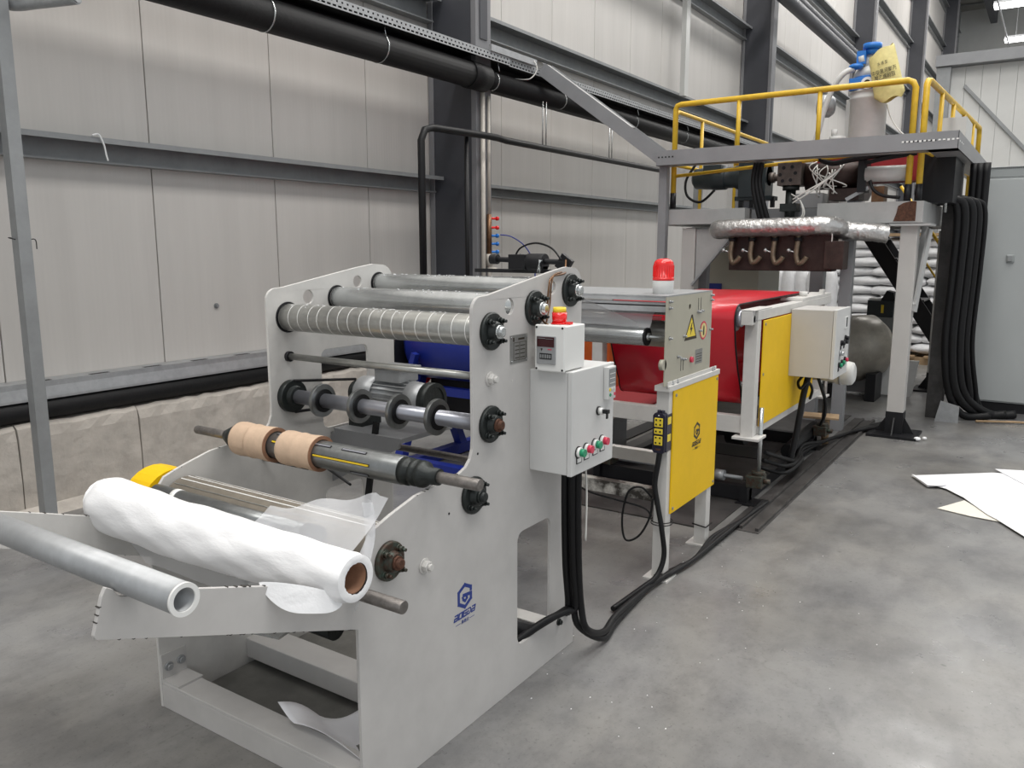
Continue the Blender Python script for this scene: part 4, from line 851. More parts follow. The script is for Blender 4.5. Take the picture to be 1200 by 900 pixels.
# floor rail and black pipe beside it
rlb=thing('floor_rail','worn steel rail on the floor along the right side of the line','rail',(-1.37,6.4,0))
mb=MB(); mb.box(-1.435,4.55,0,-1.30,8.25,.004); mb.box(-1.425,4.58,.004,-1.405,8.25,.022); mb.box(-1.33,4.58,.004,-1.31,8.25,.022); mb.build('channel','floord',rlb)
mb=MB(); mb.box(-1.50,4.4,0,-1.44,8.3,.006); mb.build('stained_strip','floord',rlb)
mb=MB(); mb.tube([(-1.56,6.1,.13),(-1.58,6.5,.13),(-1.60,7.1,.13)],.05,12,1); mb.build('floor_duct','black',label='short fat black tube lying behind the floor rail',cat='tube')
mb=MB(); mb.box(-2.9,4.45,.0,-1.55,8.4,.008); mb.build('floor_plate','floord',label='large dark stained steel floor plate under the belt unit',cat='plate')
for i,(a,b_,c,d,l) in enumerate(((-2.75,5.0,-2.0,5.6,'dark slab standing in for pit shade in front under the belt unit'),(-2.3,6.2,-1.75,6.55,'small dark slab standing in for pit shade by the black cable'),(-3.1,5.1,-2.95,8.2,'narrow dark slab standing in for pit shade left of the belt unit'))):
    mb=MB(); mb.box(a,b_,.008 if i<2 else 0,c,d,.012); mb.build('pit_darkness','dark',label=l,cat='cover')  # flat dark slabs painted as the shade inside open floor pits
def rsheet(u,v): return (-2.75+.62*u,4.62+.62*v,.26+.06*math.sin(3*u)+.05*v)
mb=MB(); mb.grid(lambda u,v:(-2.95+.5*u,5.15+.8*v+.1*u,.50-.04*u+.02*math.sin(6*u)+.03*v),12,12); mb.build('red_sheet','redin',label='dull red film sheet sagging under the red belt',cat='sheet',fix=False,solid=.002)
# orange and blue things left of the line
oc=thing('orange_crate','orange plastic crate left of the red belt','crate',(-3.15,5.6,0))
mb=MB(); mb.prism([[(-3.42,.45),(-2.88,.45),(-2.86,1.02),(-3.44,1.02)]],'y',5.7,6.15); mb.build('body','orange',oc)
mb=MB(); mb.box(-3.45,5.68,.72,-2.85,5.7,.75); mb.box(-3.45,5.68,1.0,-2.85,6.17,1.03); mb.build('rib','orange',oc,kind='stuff')
mb=MB(); mb.box(-3.4,5.72,0,-2.9,6.12,.45); mb.build('stand','galvd',oc)
mb=MB(); mb.box(-3.7,5.72,0,-3.50,6.1,1.0); mb.build('grey_stack','tank',label='pale grey stacked boxes beside the orange crate',cat='box')
bm_=thing('blue_winder','blue machine with a round drum and blue frame seen between the rewinder plates','machine',(-3.6,4.9,0))
mb=MB(); mb.lathe((-3.93,4.7,.95),(-3.0,4.7,.95),[(0,.18),(0,.22),(.06,.27),(.85,.27),(.92,.2)],30); mb.build('drum','blue',bm_)
for x in (-3.9,-3.10):
    mb=MB(); mb.beam((x,4.35,.02),(x,4.65,.75),.07,.07); mb.beam((x,5.15,.02),(x,4.8,.75),.07,.07); mb.beam((x,4.3,.05),(x,5.3,.05),.08,.08); mb.build('frame','blue',bm_)
mb=MB(); mb.beam((-3.86,4.35,.10),(-3.1,4.35,.10),.08,.08); mb.beam((-3.86,4.55,.62),(-3.1,4.55,.62),.06,.06); mb.build('cross_bar','blue',bm_,kind='stuff')
mb=MB(); mb.beam((-3.75,4.40,.9),(-3.95,4.40,.35),.05,.04); mb.build('brace','blue',bm_)
mb=MB(); mb.box(-3.9,4.75,.36,-3.12,5.2,.72); mb.build('dark_housing','dark',bm_)
mb=MB(); mb.cyl((-4.03,4.62,.86),(-3.95,4.62,.86),.29,n=28); mb.build('red_flange','redl',bm_)
mb=MB(); mb.cyl((-3.949,4.60,.86),(-3.935,4.60,.86),.24,n=28); mb.build('black_disc','dark',bm_)
hose([(-4.4,4.1,.02),(-3.9,4.3,.02),(-3.3,4.6,.02),(-2.8,4.7,.02)],.012,'floor_cable','black cable lying on the floor behind the rewinder')
# ================================================================ EXTRUDER PLATFORM
PY=7.65
pf=thing('extruder_platform','grey steel platform on white legs carrying the extruder','platform',(-2.1,8.8,0))
def pleg(x,y,w_,par,mt_='legw'):
    mb=MB(); mb.box(x,y,.20,x+w_,y+w_,1.83); l=mb.build('leg',mt_,par,bevel=.004)
    mb=MB(); c=x+w_/2; d=y+w_/2; mb.box(c-.20,d-.20,0,c+.20,d+.20,.022); mb.box(x-.004,y-.004,.022,x+w_+.004,y+w_+.004,.215)
    for sx,sy in ((1,0),(-1,0)): mb.prism([(c+sx*w_/2,.022),(c+sx*(w_/2+.09),.022),(c+sx*w_/2,.17)],'y',d-.006,d+.006)
    for sy in (1,-1): mb.prism([(d+sy*w_/2,.022),(d+sy*(w_/2+.09),.022),(d+sy*w_/2,.17)],'x',c-.006,c+.006)
    mb.build('foot','dark',l); return l
for x,y in ((-1.135,7.70),(-3.10,7.70),(-1.135,10.4),(-3.10,10.4)): pleg(x,y,.135,pf)
mb=MB(); mb.box(-1.22,7.64,1.825,-.90,8.0,1.845); mb.build('cap_plate','platl',pf)
mb=MB(); mb.beam((-1.0,7.75,1.15),(-1.0,8.15,1.82),.05,.05,(0,1,0)); mb.beam((-.985,7.75,1.1),(-.93,7.9,1.80),.02,.06); mb.build('knee_brace','platl',pf)
mb=MB(); mb.prism([(-2.96,1.34),(-2.62,1.70),(-2.56,1.82),(-2.96,1.82)],'y',7.72,7.76); mb.build('gusset','platl',pf); mb=MB(); mb.beam((-2.98,7.69,1.28),(-2.58,7.69,1.78),.02,.03,(0,1,0)); mb.build('gusset_edge','galv',pf)
mb=MB(); mb.box(-3.33,7.65,1.865,-2.47,7.80,2.01); mb.build('front_beam','platl',pf,bevel=.003)
mb=MB(); mb.box(-2.47,7.85,1.85,-1.82,7.95,2.0); mb.build('recessed_beam','plat',pf,bevel=.003)
mb=MB(); mb.box(-1.82,7.65,1.85,-.965,7.80,2.03); mb.build('front_beam','platl',pf,bevel=.003)
mb=MB(); mb.prism([(-1.19,1.865),(-1.02,1.865),(-1.02,2.025),(-1.06,2.03),(-1.12,2.015),(-1.16,1.99),(-1.17,1.93)],'y',7.645,7.651); mb.build('rust_patch','rust',pf)
mb=MB(); mb.box(-1.1,7.80,1.85,-.965,10.6,2.03); mb.build('side_beam','platl',pf,bevel=.003)
mb=MB(); mb.box(-3.33,7.80,1.86,-3.18,10.6,2.01); mb.build('side_beam','platl',pf,bevel=.003)
mb=MB(); mb.box(-3.33,10.45,1.85,-.965,10.6,2.03); mb.build('rear_beam','platl',pf,bevel=.003)
mb=MB(); mb.box(-3.2,7.95,2.0,-1.1,10.5,2.008); mb.build('deck_plate','floord',pf)
for x0,y0,z0,z1,w_ in ((-1.585,7.62,1.0,1.82,.10),(-1.92,7.95,1.05,1.85,.12)):
    mb=MB(); mb.box(x0,y0,0,x0+w_,y0+w_,z1); mb.build('inner_post','plat',pf)
mb=MB(); mb.box(-.94,8.75,0,-.80,8.90,2.45); mb.build('side_post','floord',pf,bevel=.003)
mb=MB(); mb.box(-3.30,7.55,1.2,-3.22,7.63,2.45); mb.build('left_post','plat',pf,bevel=.003)
bcb=thing('beige_cabinet','beige cabinet with a dark blue panel standing beneath the platform left side','cabinet',(-3.0,9.2,0))
mb=MB(); mb.box(-3.35,8.8,.0,-2.66,9.6,1.75); mb.build('body','beige',bcb)
mb=MB(); mb.box(-3.28,8.78,1.10,-3.06,8.80,1.25); mb.build('blue_panel','blue',bcb)
mb=MB(); mb.box(-3.16,7.95,0,-2.93,8.05,1.84); mb.build('rear_stiffener','plat',pf)
# tray around the platform and the diagonal tray to the wall
ct=thing('edge_tray','grey steel edge channel wrapped round the platform rail','cable tray',(-2,7.5,2.42))
TY=7.45
mb=MB(); mb.box(-3.29,TY,2.415,-.73,TY+.004,2.555); mb.box(-3.29,TY,2.415,-.73,TY+.17,2.419); mb.box(-3.29,TY+.166,2.415,-.73,TY+.17,2.50); mb.build('front_channel','plat',ct)
mb=MB(); mb.box(-.734,TY,2.415,-.73,10.95,2.555); mb.box(-.95,TY,2.415,-.73,10.95,2.419); mb.build('side_channel','plat',ct)
mb=MB(); q=random.Random(9)
for k in range(13): x=-1.14+k*.032+(.0 if k<8 else .01); mb.box(x,TY-.002,2.485+q.uniform(-.004,.004),x+.018,TY,2.497)
for k in range(3): mb.box(-.73,TY+.1+k*.12,2.48,-.728,TY+.14+k*.12,2.49)
mb.build('slot','lampbase',ct,kind='stuff')
mb=MB()
for k in range(5): mb.box(-3.27+k*.035,TY-.002,2.487,-3.255+k*.035,TY,2.500)
for k in range(12): mb.box(-1.125+k*.032,TY-.0015,2.483,-1.112+k*.032,TY,2.496)
mb.build('slot','dark',ct,kind='stuff')
dt=thing('diagonal_tray','grey channel sloping down from the wall tray to the platform corner','cable tray',(-3.9,7.5,2.5))
mb=MB(); mb.beam((-4.60,7.47,3.46),(-3.24,7.47,2.485),.004,.13,(0,0,1)); mb.beam((-4.60,7.62,3.46),(-3.24,7.62,2.485),.004,.13,(0,0,1)); mb.build('side_flange','plat',dt,kind='stuff')
mb=MB(); mb.beam((-4.61,7.545,3.40),(-3.25,7.545,2.425),.15,.004,(0,0,1)); mb.beam((-4.59,7.545,3.515),(-3.6,7.545,2.81),.15,.003,(0,0,1)); mb.build('cover','platl',dt)
# yellow guard rails
def rail(name,label,pts,r=.026,posts=(),mids=(),loc=None,feet=()):
    g=thing(name,label,'guard rail',loc or pts[0],'yellow platform guard rails')
    mb=MB(); mb.tube(pts,r,12,1); mb.build('top_rail','yrail',g)
    for a in mids: mb=MB(); mb.tube(a,.017,10,1); mb.build('mid_rail','yrail',g)
    for (x,y,z0,z1,rr) in posts: mb=MB(); mb.cyl((x,y,z0),(x,y,z1),rr,n=12); mb.build('post','yrail',g)
    for (x,y) in feet: mb=MB(); mb.cyl((x,y,2.02),(x,y,2.17),.029,n=12); mb.build('black_sleeve','dark',g)
    return g
fy=7.68
rail('guard_rail','front yellow tubular guard rail of the platform',[(-3.20,fy,2.03),(-3.20,fy,2.96),(-3.185,fy,2.99),(-3.15,fy,3.0),(-1.16,fy,3.01),(-1.12,fy,2.99),(-1.10,fy,2.95),(-1.10,fy,2.03)],posts=((-2.58,fy,2.40,3.0,.02),(-1.86,fy,2.44,3.0,.02),(-3.27,fy,2.03,2.5,.02)),mids=([(-3.20,fy,2.33),(-1.12,fy,2.46)],),feet=((-3.20,fy),(-1.10,fy),(-3.27,fy)),loc=(-2.1,fy,2.03))
rail('guard_rail','left yellow guard rail of the platform, running back along the wall side',[(-3.24,7.75,2.9),(-3.24,7.85,2.96),(-3.24,10.8,2.96)],.02,posts=tuple((-3.24,y,2.03,2.96,.018) for y in (8.5,9.6,10.7)),mids=([(-3.24,7.8,2.45),(-3.24,10.8,2.45)],),loc=(-3.24,9,2.03))
rail('guard_rail','right yellow guard rail of the platform, running back towards the grey cabinet',[(-1.02,7.70,2.03),(-1.02,7.70,2.97),(-1.015,7.73,3.0),(-1.01,7.80,3.01),(-.87,10.9,2.98),(-.87,10.95,2.9),(-.87,10.95,2.6)],.026,posts=tuple((-1.0+.13*(y-7.8)/3.1,y,2.03,2.99,.019) for y in (8.35,9.0,9.7,10.4)),mids=([(-1.0,7.75,2.44),(-.87,10.9,2.42)],),feet=((-1.02,7.70),),loc=(-.95,9.2,2.03))
# extruder drive
ex_=thing('extruder','extruder with dark gear motor, steel block and white insulated barrel on the platform','machine',(-2.1,8.0,2.03))
mb=MB(); mb.lathe((-3.12,8.0,2.32),(-2,8.0,2.32),[(0,.06),(.03,.10),(.20,.11),(.21,.115),(.34,.115),(.35,.10),(.42,.10),(.48,.13),(.74,.13),(.76,.10)],24)
mb.box(-2.98,7.88,2.36,-2.80,8.1,2.44); mb.box(-2.62,7.87,2.12,-2.36,8.13,2.46); mb.box(-2.66,7.9,2.09,-2.30,8.1,2.13); gm=mb.build('gear_motor','motor',ex_,bevel=.004)
for x in (-2.62,-2.52,-2.32):
    mb=MB(); mb.box(x,7.92,2.02,x+.035,7.96,2.12); mb.build('motor_stand','dark',ex_)
mb=MB(); mb.tube([(-3.08,7.93,2.45),(-3.16,7.9,2.3),(-3.14,7.9,2.15),(-3.0,7.9,2.09),(-2.86,7.9,2.2)],.013,8); mb.build('motor_cable','black',ex_)
mb=MB(); mb.lathe((-2.36,8.0,2.30),(-2,8.0,2.30),[(0,.05),(.05,.05),(.05,.035),(.14,.035),(.14,.06),(.19,.06)],18); mb.build('coupling','blkst',ex_)
mb=MB(); mb.box(-2.19,7.66,2.20,-1.98,7.95,2.40); bk=mb.build('steel_block','blkst',ex_,bevel=.004)
for x,z in ((-2.135,2.355),(-2.06,2.36),(-2.03,2.305),(-2.07,2.245),(-2.14,2.24),(-2.165,2.295)):
    mb=MB(); mb.cyl((x,7.655,z),(x,7.662,z),.016,n=12); mb.build('bolt_hole','dark',bk)
mb=MB(); mb.cyl((-2.085,7.75,1.80),(-2.085,7.75,2.2),.045,n=18); mb.cyl((-2.085,7.75,2.16),(-2.085,7.75,2.2),.075,n=18); mb.box(-2.16,7.68,1.97,-2.01,7.82,2.04); mb.cyl((-2.085,7.75,1.86),(-2.085,7.75,1.90),.055,n=18); mb.build('melt_pipe','iron',ex_)
mb=MB(); mb.cyl((-1.98,7.85,2.28),(-1.50,7.9,2.28),.12,n=20); mb.box(-1.75,7.75,2.06,-1.5,8.0,2.16); mb.build('screw_barrel','brown',ex_)
mb=MB(); mb.cyl((-1.45,7.74,2.27),(-1.12,7.74,2.27),.066,n=24); mb.build('barrel_insulation','motorw',ex_)
mb=MB(); mb.ring((-1.125,7.74,2.27),(-1.115,7.74,2.27),.069,.045,22); mb.build('end_ring','galv',ex_)
mb=MB(); mb.box(-1.51,7.70,2.12,-1.44,7.88,2.40); mb.build('clamp_block','dark',ex_)
mb=MB(); mb.box(-1.95,7.95,2.22,-1.05,8.25,2.50); mb.build('red_guard','redin',ex_)
mb=MB(); mb.box(-1.15,8.0,2.34,-1.08,8.2,2.50); mb.build('red_end','redl',ex_)
mb=MB(); mb.beam((-1.60,7.75,2.06),(-1.42,7.75,2.16),.05,.03); mb.build('bracket','galv',ex_); mb=MB(); mb.box(-1.40,7.78,2.03,-1.30,7.95,2.17); mb.build('copper_part','copper',ex_)
mb=MB(); mb.tube([(-2.0,7.7,2.52),(-1.75,7.68,2.38),(-1.55,7.68,2.40),(-1.1,7.67,2.45)],.024,8); mb.tube([(-1.45,7.67,2.36),(-1.3,7.67,2.39),(-1.05,7.67,2.42)],.018,8); mb.build('thick_hose','black',ex_,kind='stuff')
mb=MB(); mb.tube([(-1.40,7.66,2.21),(-1.36,7.64,2.13),(-1.28,7.64,2.08),(-1.15,7.64,2.06)],.014,8); mb.build('drain_hose','black',ex_)
q=random.Random(12)
for k in range(12):
    x0=q.uniform(-1.93,-1.62); z0=q.uniform(2.28,2.42); x1=q.uniform(-1.85,-1.6); z1=q.uniform(2.08,2.22)
    mb=MB(); mb.tube([(x0,7.80,z0),(x0+q.uniform(-.05,.05),7.70,(z0+z1)/2+.05),(x1+q.uniform(-.06,.06),7.70,z1+.04),(x1,7.80,z1+q.uniform(0,.06))],.0055,6); mb.build('white_wire','wire',ex_)
for d in (0,.03):
    mb=MB(); mb.tube([(-1.62,7.62,2.34),(-1.72,7.58,2.24),(-1.9,7.58,2.14-d),(-2.03,7.62,2.07-d)],.0075,6); mb.build('white_wire','wire',ex_)
    mb=MB(); mb.tube([(-2.05,7.64,2.12),(-1.96,7.60,2.06),(-1.93+d*.5,7.60,1.94),(-2.0+d*.5,7.62,1.86)],.006,6); mb.build('white_wire','wire',ex_)
mb=MB()
for k in range(3): mb.tube([(-2.39+.03*k,7.66,2.42),(-2.40+.03*k,7.63,2.25),(-2.37+.035*k,7.62,2.08),(-2.31+.035*k,7.64,1.86)],.022,8)
mb.build('hose_bundle','black',ex_,kind='stuff')
mb=MB(); mb.box(-1.08,8.1,2.03,-.80,8.7,2.45); mb.build('power_box','dark',label='tall black box on the platform beside the yellow posts',cat='box')
mb=MB(); mb.box(-2.30,8.6,2.01,-2.0,9.0,2.18); mb.build('small_box','plat',label='grey boxes on the deck behind the extruder motor',cat='box')
mb=MB(); mb.box(-1.05,8.9,2.45,-.82,9.5,2.85); mb.build('junction_box','part',label='white box on the deck behind the right guard rail',cat='box')
# die with foil duct and valves
di=thing('slot_die','brown heated slot die with brass valves hanging under the platform','die',(-2.05,7.4,1.45))
mb=MB(); mb.box(-2.50,7.35,1.44,-1.60,7.55,1.80); mb.box(-1.66,7.30,1.46,-1.50,7.50,1.70); mb.build('die_body','brown',di,bevel=.006)
for x in (-2.46,-2.28,-2.08,-1.88):
    mb=MB(); mb.tube([(x,7.30,1.75),(x,7.29,1.68),(x-.005,7.285,1.58),(x+.02,7.28,1.51),(x+.06,7.28,1.53),(x+.085,7.28,1.565)],.022,10); v_=mb.build('valve','brass',di)
    mb=MB(); mb.cyl((x,7.30,1.70),(x,7.30,1.73),.034,n=14); mb.build('collar','dark',v_)
    mb=MB(); mb.sph((x-.07,7.28,1.62),.02,10); mb.tube([(x-.07,7.28,1.62),(x-.01,7.285,1.60)],.009,6,1); mb.build('lever','steel',v_)
fd=MB(); q=random.Random(6)
P=[V(-2.55,7.55,1.80),V(-2.62,7.40,1.80),V(-2.58,7.30,1.81),V(-2.40,7.26,1.815),V(-2.1,7.26,1.82),V(-1.8,7.26,1.825),V(-1.68,7.28,1.83),V(-1.60,7.36,1.82),V(-1.55,7.5,1.79),V(-1.35,7.55,1.775),V(-1.22,7.6,1.76)]
fd.tube(P,.078,22,10)
for v in fd.v: v+=Vector((q.uniform(-1,1),q.uniform(-1,1),q.uniform(-1,1)))*.0035
fd.build('foil_duct','foil',label='crinkled aluminium foil wrapped pipe above the brown die',cat='duct',fix=True)
mb=MB(); mb.tube([(-1.59,7.34,1.90),(-1.60,7.28,1.83),(-1.60,7.30,1.72),(-1.62,7.33,1.55)],.005,6); mb.build('hanging_wire','wire',label='thin white wire tied round the foil pipe',cat='wire')
# vacuum loader on the deck
vl=thing('vacuum_loader','grey drum hopper with a blue vacuum head on the platform','hopper loader',(-1.67,8.8,2.03))
mb=MB(); mb.lathe((-1.67,8.8,2.10),(-1.67,8.8,4),[(0,.06),(.18,.14),(.36,.168),(.95,.168),(.96,.178),(.98,.178),(.985,.172),(1.02,.172),(1.025,.182),(1.04,.182)],30); mb.build('drum','tank',vl)
mb=MB(); mb.cyl((-1.67,8.8,3.14),(-1.67,8.8,3.27),.155,n=28); mb.box(-1.83,8.63,3.14,-1.66,8.75,3.25); mb.build('blue_band','blue2',vl,bevel=.004)
mb=MB(); mb.ring((-1.66,8.60,3.19),(-1.66,8.64,3.19),.055,.03,22); mb.cyl((-1.66,8.62,3.19),(-1.66,8.64,3.19),.032,n=16); rg=mb.build('white_port','white',vl)
mb=MB(); mb.cyl((-1.66,8.598,3.19),(-1.66,8.62,3.19),.029,n=16); mb.build('port_hole','dark',rg)
mb=MB(); mb.cyl((-1.70,8.8,3.27),(-1.70,8.8,3.36),.13,.10,n=24); mb.cyl((-1.72,8.78,3.36),(-1.66,8.8,3.48),.07,n=20); mb.cyl((-1.76,8.7,3.42),(-1.71,8.7,3.43),.05,n=16); mb.build('blower','tank',vl)
mb=MB(); mb.cyl((-1.66,8.75,3.52),(-1.66,8.75,3.57),.085,n=24); mb.cyl((-1.66,8.75,3.47),(-1.66,8.75,3.53),.06,n=20); mb.box(-1.78,8.66,3.38,-1.70,8.76,3.50); mb.sph((-1.78,8.66,3.36),.05,12,1.4,1,.6); mb.build('blue_head','blue2',vl,kind='stuff')
mb=MB(); mb.tube([(-1.80,8.66,3.34),(-1.88,8.62,3.30),(-1.97,8.62,3.18),(-2.04,8.62,2.98),(-2.08,8.62,2.80),(-2.12,8.62,2.62)],.028,10); mb.build('suction_hose','tank',vl)
mb=MB(); mb.cyl((-1.93,8.75,2.03),(-1.93,8.75,2.72),.055,n=20); mb.cyl((-1.93,8.75,2.68),(-1.93,8.75,2.73),.075,n=20); mb.cyl((-1.96,8.75,2.73),(-1.96,8.75,2.80),.03,n=12); mb.build('side_canister','tank',vl)
mb=MB(); mb.lathe((-2.13,8.70,3.03),(-1.93,8.8,3.03),[(0,.04),(.01,.09),(.05,.11),(.12,.11),(.16,.08)],22); mb.build('round_filter','galv',vl)
mb=MB(); mb.box(-1.90,8.9,2.03,-1.84,8.96,3.1); mb.build('support_post','tank',vl)
mb=MB(); mb.tube([(-1.49,8.72,3.0),(-1.44,8.7,2.86),(-1.34,8.68,2.72),(-1.22,8.68,2.64)],.006,6); mb.build('cable','wire',vl)
bg=thing('plastic_bag','yellow plastic bag with black print hung over the loader','bag',(-1.55,8.55,3.0))
ax0=V(-1.55,8.58,3.46); rot=Matrix.Rotation(math.radians(14),3,'Y')
def bagpt(u,v):
    a=2*pi*u; wv_=.118*(1+.14*v); z=-.46*v
    if v>.9: wv_*=1-.3*((v-.9)/.1)
    if v<.03: wv_*=.93
    p=V(math.cos(a)*wv_,math.sin(a)*.045*(1+.5*math.sin(3*v)),z+.012*math.sin(3*a+5*v)+(.03*math.cos(a)*(1-v))); return tuple(ax0+rot.inverted()@p)
mb=MB(); mb.grid(bagpt,48,30); mb.build('bag_body','cream',bg)
nrm=(rot.inverted()@V(1,0,0)); upv=(rot.inverted()@V(0,0,1))
for body,dz,s_ in (('水 滴 型',-.13,.035),('中安黑河聚丙',-.205,.05),('聚乙烯树脂',-.255,.05),('25KG',-.32,.05)):
    o=ax0+upv*dz+V(0,-.075,0); text('print',body,s_,'ink',bg,tuple(o),tuple(nrm),tuple(upv),ext=.001,sx=.72)
# stair, posts and big roll behind the platform
stt=thing('steel_stair','black steel stair with yellow rail behind the platform leg','stair',(-1.4,10.9,0))
for y in (10.7,11.3):
    mb=MB(); mb.beam((-1.95,y,1.85),(-.80,y,.15),.02,.18,(0,0,1)); mb.build('stringer','dark',stt)
for k in range(7):
    t=(k+.5)/7; mb=MB(); mb.box(-1.95+1.15*t-.11,10.72,1.86-1.7*t,-1.95+1.15*t+.11,11.28,1.88-1.7*t); mb.build('tread','dark',stt)
mb=MB(); mb.tube([(-1.6,10.65,2.35),(-.75,10.65,1.10)],.018,8,1); mb.tube([(-1.6,10.65,1.95),(-.75,10.65,.70)],.012,8,1); mb.build('yellow_rail','yrail',stt,kind='stuff')
gr=thing('large_roll','large dull grey roll with a curved sheet end behind the control box','roll',(-1.75,9.5,.2))
rz=Matrix.Rotation(.25,3,'Z')
mb=MB(); mb.lathe((-2.15,9.35,.46),(-1.50,9.85,.60),[(0,.10),(0,.30),(.03,.34),(.20,.37),(.45,.37),(.70,.33),(.80,.22),(.84,.1)],36); mb.build('shell','greyroll',gr)
mb=MB(); mb.ring((-2.16,9.345,.458),(-2.13,9.37,.463),.33,.20,30); mb.build('end_ring','galvd',gr)
mb=MB(); mb.box(-2.1,9.3,0,-1.95,9.8,.25); mb.box(-1.6,9.3,0,-1.5,9.7,.3); mb.build('cradle','dark',gr,kind='stuff')
mb=MB(); mb.prism([(-1.95,.02),(-1.2,.02),(-1.15,.42),(-1.75,.40)],'y',9.75,9.8); mb.build('leaning_board','tank',label='pale grey board leaning behind the large grey roll',cat='board')
gb=thing('green_box','dark green toolbox-like motor box on top behind the grey roll','box',(-1.75,10.9,.7))
mb=MB(); mb.box(-1.9,10.8,.80,-1.60,11.1,1.0); mb.build('body','motor',gb,bevel=.006); mb=MB(); mb.box(-1.89,10.82,1.0,-1.76,11.08,1.025); mb.build('white_lid','lampbase',gb); mb=MB(); mb.prism([(-1.76,1.0),(-1.60,1.0),(-1.62,1.10),(-1.70,1.12)],'y',10.85,11.05); mb.build('handle','dark',gb); mb=MB(); mb.box(-1.74,10.79,.85,-1.71,10.8,.95); mb.build('yellow_tag','yellowp',gb)
mb=MB(); mb.box(-1.95,10.85,0,-1.55,11.15,.8); mb.build('box_stand','galvd',label='grey stand holding the dark green box',cat='stand')
# sacks
def sackmesh(w_,d,h):
    m_=MB(); q=random.Random(int(w_*100))
    def f(u,v):
        a=2*pi*v; t=2*u-1; e=(1-abs(t)**5)**.6 if abs(t)<1 else 0
        c,s_=math.cos(a),math.sin(a); y=math.copysign(abs(c)**.7,c)*d/2*(.75+.25*e); z=math.copysign(abs(s_)**.8,s_)*h/2*(.25+.75*e)
        return (t*w_/2,y,z+h/2+.006*math.sin(11*u+3*v*6.28))
    m_.grid(f,22,18); return m_
def sk(m_,loc,label,group,rot=0,proto=[None]):
    pass
sp_=sackmesh(.78,.50,.15).build('sack','sack',label='white plastic sack in the tall stack behind the platform legs',cat='sack',group='white sacks in the tall stack',org=(0,0,0))
q=random.Random(8); first=True
for r_ in range(12):
    for c_ in range(4):
        o=sp_ if first else sp_.copy()
        if not first: C.objects.link(o)
        if c_<4: o['label']='white plastic sack in the tall stack, '+('bottom','second','third','fourth','fifth','sixth','seventh','eighth','ninth','tenth','eleventh','top')[r_]+' layer'+(' up' if 0<r_<11 else '')+', '+('leftmost','second from left','third from left','rightmost')[c_]
        first=False; o.location=(-3.15+c_*.62+(r_%2)*.10+q.uniform(-.03,.03),13.0+q.uniform(-.04,.04),.14+r_*.135); o.rotation_euler=(q.uniform(-.03,.03),q.uniform(-.03,.03),q.uniform(-.08,.08))
        o.scale=(.86,1,1.0)
s2_=sackmesh(.80,.26,.36).build('sack','sack',label='white plastic sack standing upright left of the tall stack',cat='sack',group='upright white sacks',org=(0,0,0))
for k in range(6):
    o=s2_ if k==0 else s2_.copy()
    if k: C.objects.link(o)
    o['label']='white plastic sack standing upright beside the tall stack, '+('leftmost','second from left','third from left','third from right','second from right','rightmost')[k]
    o.rotation_euler=(0,math.radians(90)+q.uniform(-.06,.06),0); o.location=(-3.82+k*.19,12.6+q.uniform(-.04,.04),.95+q.uniform(-.02,.02)); o.scale=(1.0,1.2,.62)
mb=MB()
for k in range(3): mb.box(-3.4,12.7+k*.25,0,-.9,12.8+k*.25,.10)
for k in range(9): mb.box(-3.4+k*.28,12.65,.10,-3.24+k*.28,13.4,.125)
mb.build('pallet','wood',label='wooden pallet beneath the tall stack of sacks',cat='pallet')
mb=MB(); mb.box(-4.3,12.4,0,-3.1,12.9,.55); mb.build('low_crate','tank',label='grey crate beneath the upright sacks',cat='crate')
mb=MB(); mb.box(-3.3,12.70,1.80,-1.0,13.25,1.84); mb.build('top_board','wood',label='wooden board on top of the tall stack of sacks',cat='board')
# hoses down the right side of the platform
for i,(x0,y0,x1,y1,r,l) in enumerate(((-.80,8.5,-.62,8.80,.035,'leftmost fat black hose dropping from the platform'),(-.745,8.52,-.50,8.95,.040,'second fat black hose dropping from the platform'),(-.69,8.6,-.42,9.0,.040,'third fat black hose dropping from the platform to the cabinet plinth'),(-.64,8.65,-.55,8.95,.03,'fourth black hose dropping from the platform'),(-.60,8.8,-.50,9.05,.022,'rightmost slim black hose beside the grey cabinet'))):
    hose([(x0-.16,y0-.06,2.05),(x0-.06,y0-.03,2.07),(x0+.01,y0,1.95),(x0+.01,y0+.02,1.4),(x0+.0,y0+.05,.75),(x0+.06,y0+.15,.28),(x1,y1,.05),(x1+.22,y1+.12,.045)],r,'hose',l,cat='hose',n=12)
for i in range(3): hose([(-.72+.05*i,8.9,2.42),(-.72+.05*i,8.9,1.6),(-.74+.05*i,8.92,.8),(-.68+.06*i,9.05,.25),(-.6+.05*i,9.15,.06)],.035,'riser_hose',['black riser hose inside the platform corner, left of three','black riser hose inside the platform corner, middle of three','black riser hose inside the platform corner, right of three'][i],cat='hose',n=10)
mb=MB(); mb.cyl((-.86,8.2,1.95),(-.86,8.2,2.35),.012,n=8); mb.build('bright_tube','steel',label='short bright steel tube by the platform right corner',cat='tube')
mb=MB(); mb.tube([(-.50,8.7,.02),(-.2,8.85,.02),(.0,8.9,.02)],.012,6,1); mb.build('wooden_stick','wood',label='thin wooden strip on the floor below the black hoses',cat='stick')
mb=MB(); mb.prism([(-.84,0),(-.64,0),(-.64,.16),(-.80,.20)],'y',8.60,8.62); mb.build('floor_bracket','galv',label='small pale plate standing at the foot of the black hoses',cat='plate')
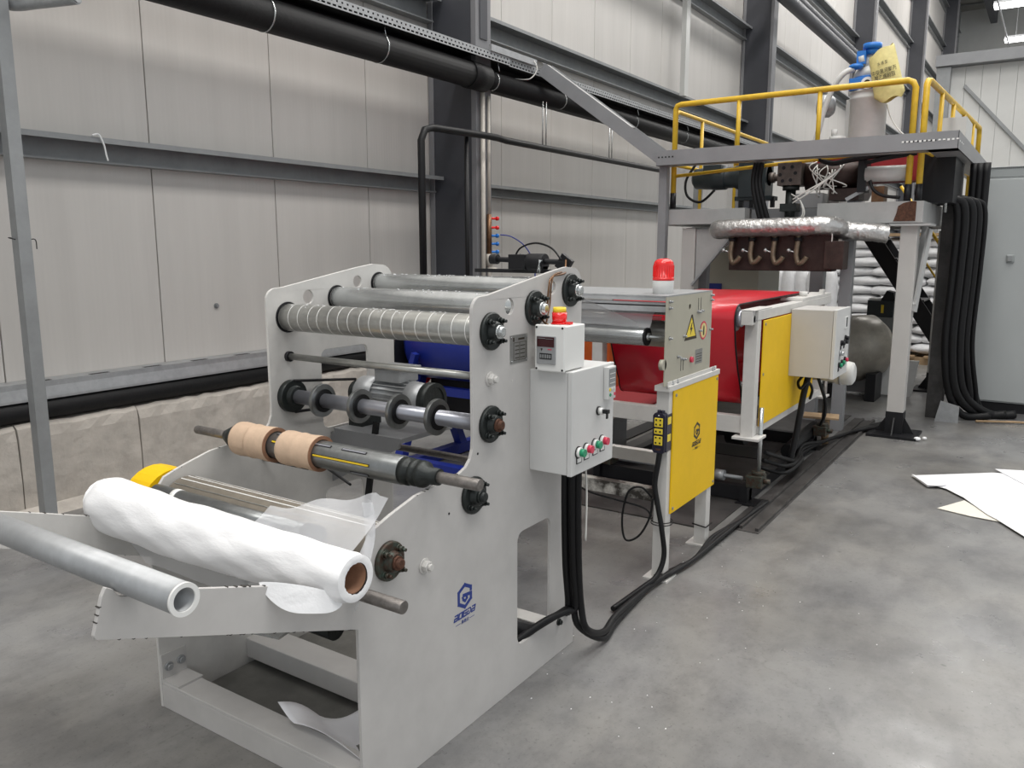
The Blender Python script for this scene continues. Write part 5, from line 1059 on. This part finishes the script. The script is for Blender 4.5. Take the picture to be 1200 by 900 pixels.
# grey cabinet
gc=thing('grey_cabinet','tall smooth grey electrical cabinet at the right edge of the picture','cabinet',(-.35,9.8,0))
pbox(-.63,9.42,.10,-.12,10.2,2.32,'body','cabinet',gc,.004); pbox(-.625,9.405,.115,-.125,9.42,2.30,'door','cabinet',gc,.004); pbox(-.62,9.44,0,-.13,10.2,.10,'plinth','dark',gc,0)
pbox(-.635,9.415,2.32,-.115,10.2,2.42,'top_section','cabd',gc,.003)
mb=MB()
for k in range(40): mb.box(-.62+k*.0123,9.41,2.40,-.614+k*.0123,9.415,2.414)
mb.build('vent_slot','dark',gc,kind='stuff')
sw=pbox(-.415,9.385,1.50,-.345,9.405,1.575,'switch','cabd',gc,.008); pbox(-.405,9.376,1.51,-.365,9.386,1.565,'switch_face','galvd',sw,.004)
pbox(-.105,9.42,.0,.60,10.2,2.42,'side_unit','cabinet',gc,.004)
# sheets on the floor at the right
def fsheet(poly,z,name,m,label,curl=()):
    mb=MB(); mb.prism(poly,'z',z,z+.003); return mb.build(name,m,label=label,cat='sheet')
s_=thing('plastic_sheet','large white plastic sheet lying on the floor at the right edge','sheet',(-.1,6.2,0))
poly=[(-.735,6.345),(-.24,6.76),(.35,6.9),(.6,6.2),(.3,5.35),(.02,5.27),(-.16,5.575),(-.215,5.65),(-.37,5.96),(-.49,6.12),(-.55,6.15),(-.60,6.10)]
mb=MB(); mb.prism(poly,'z',.012,.015); mb.build('sheet_body','paper',s_)
mb=MB(); mb.prism([(-.735,6.345),(-.60,6.10),(-.52,6.14),(-.49,6.20),(-.62,6.30)],'z',.022,.024); mb.build('curled_corner','paper',s_)
fsheet([(-.24,6.86),(.4,7.1),(.5,5.9),(.05,6.35)],.017,'sheet_overlap','paper','second white sheet overlapping at the right edge of the picture')
fsheet([(-.49,5.64),(-.36,5.92),(-.20,5.66),(-.14,5.56),(-.30,5.58)],.004,'cream_scrap','paperc','cream paper scrap tucked under the white sheet edge')
# scraps of film on the floor
q=random.Random(21); mb=MB()
for k in range(90):
    x,y=q.choice(((q.uniform(-3,2),q.uniform(2,9)),(q.uniform(-1.6,-.9),q.uniform(1.9,4.5)),(q.uniform(-1.4,0),q.uniform(1.6,6)))); s=q.uniform(.0015,.004); mb.box(x,y,0,x+s,y+s*q.uniform(.5,1.6),.0015)
mb.build('film_crumbs','film',label='tiny white film crumbs scattered over the concrete floor',cat='scraps',kind='stuff')
mb=MB(); mb.sph((-.86,7.60,.02),.03,8,1,1,.6); mb.sph((-.81,7.66,.02),.02,8,1,1,.7); mb.build('paper_scrap','film',label='small crumpled white scrap beside the platform foot',cat='scrap',kind='stuff')
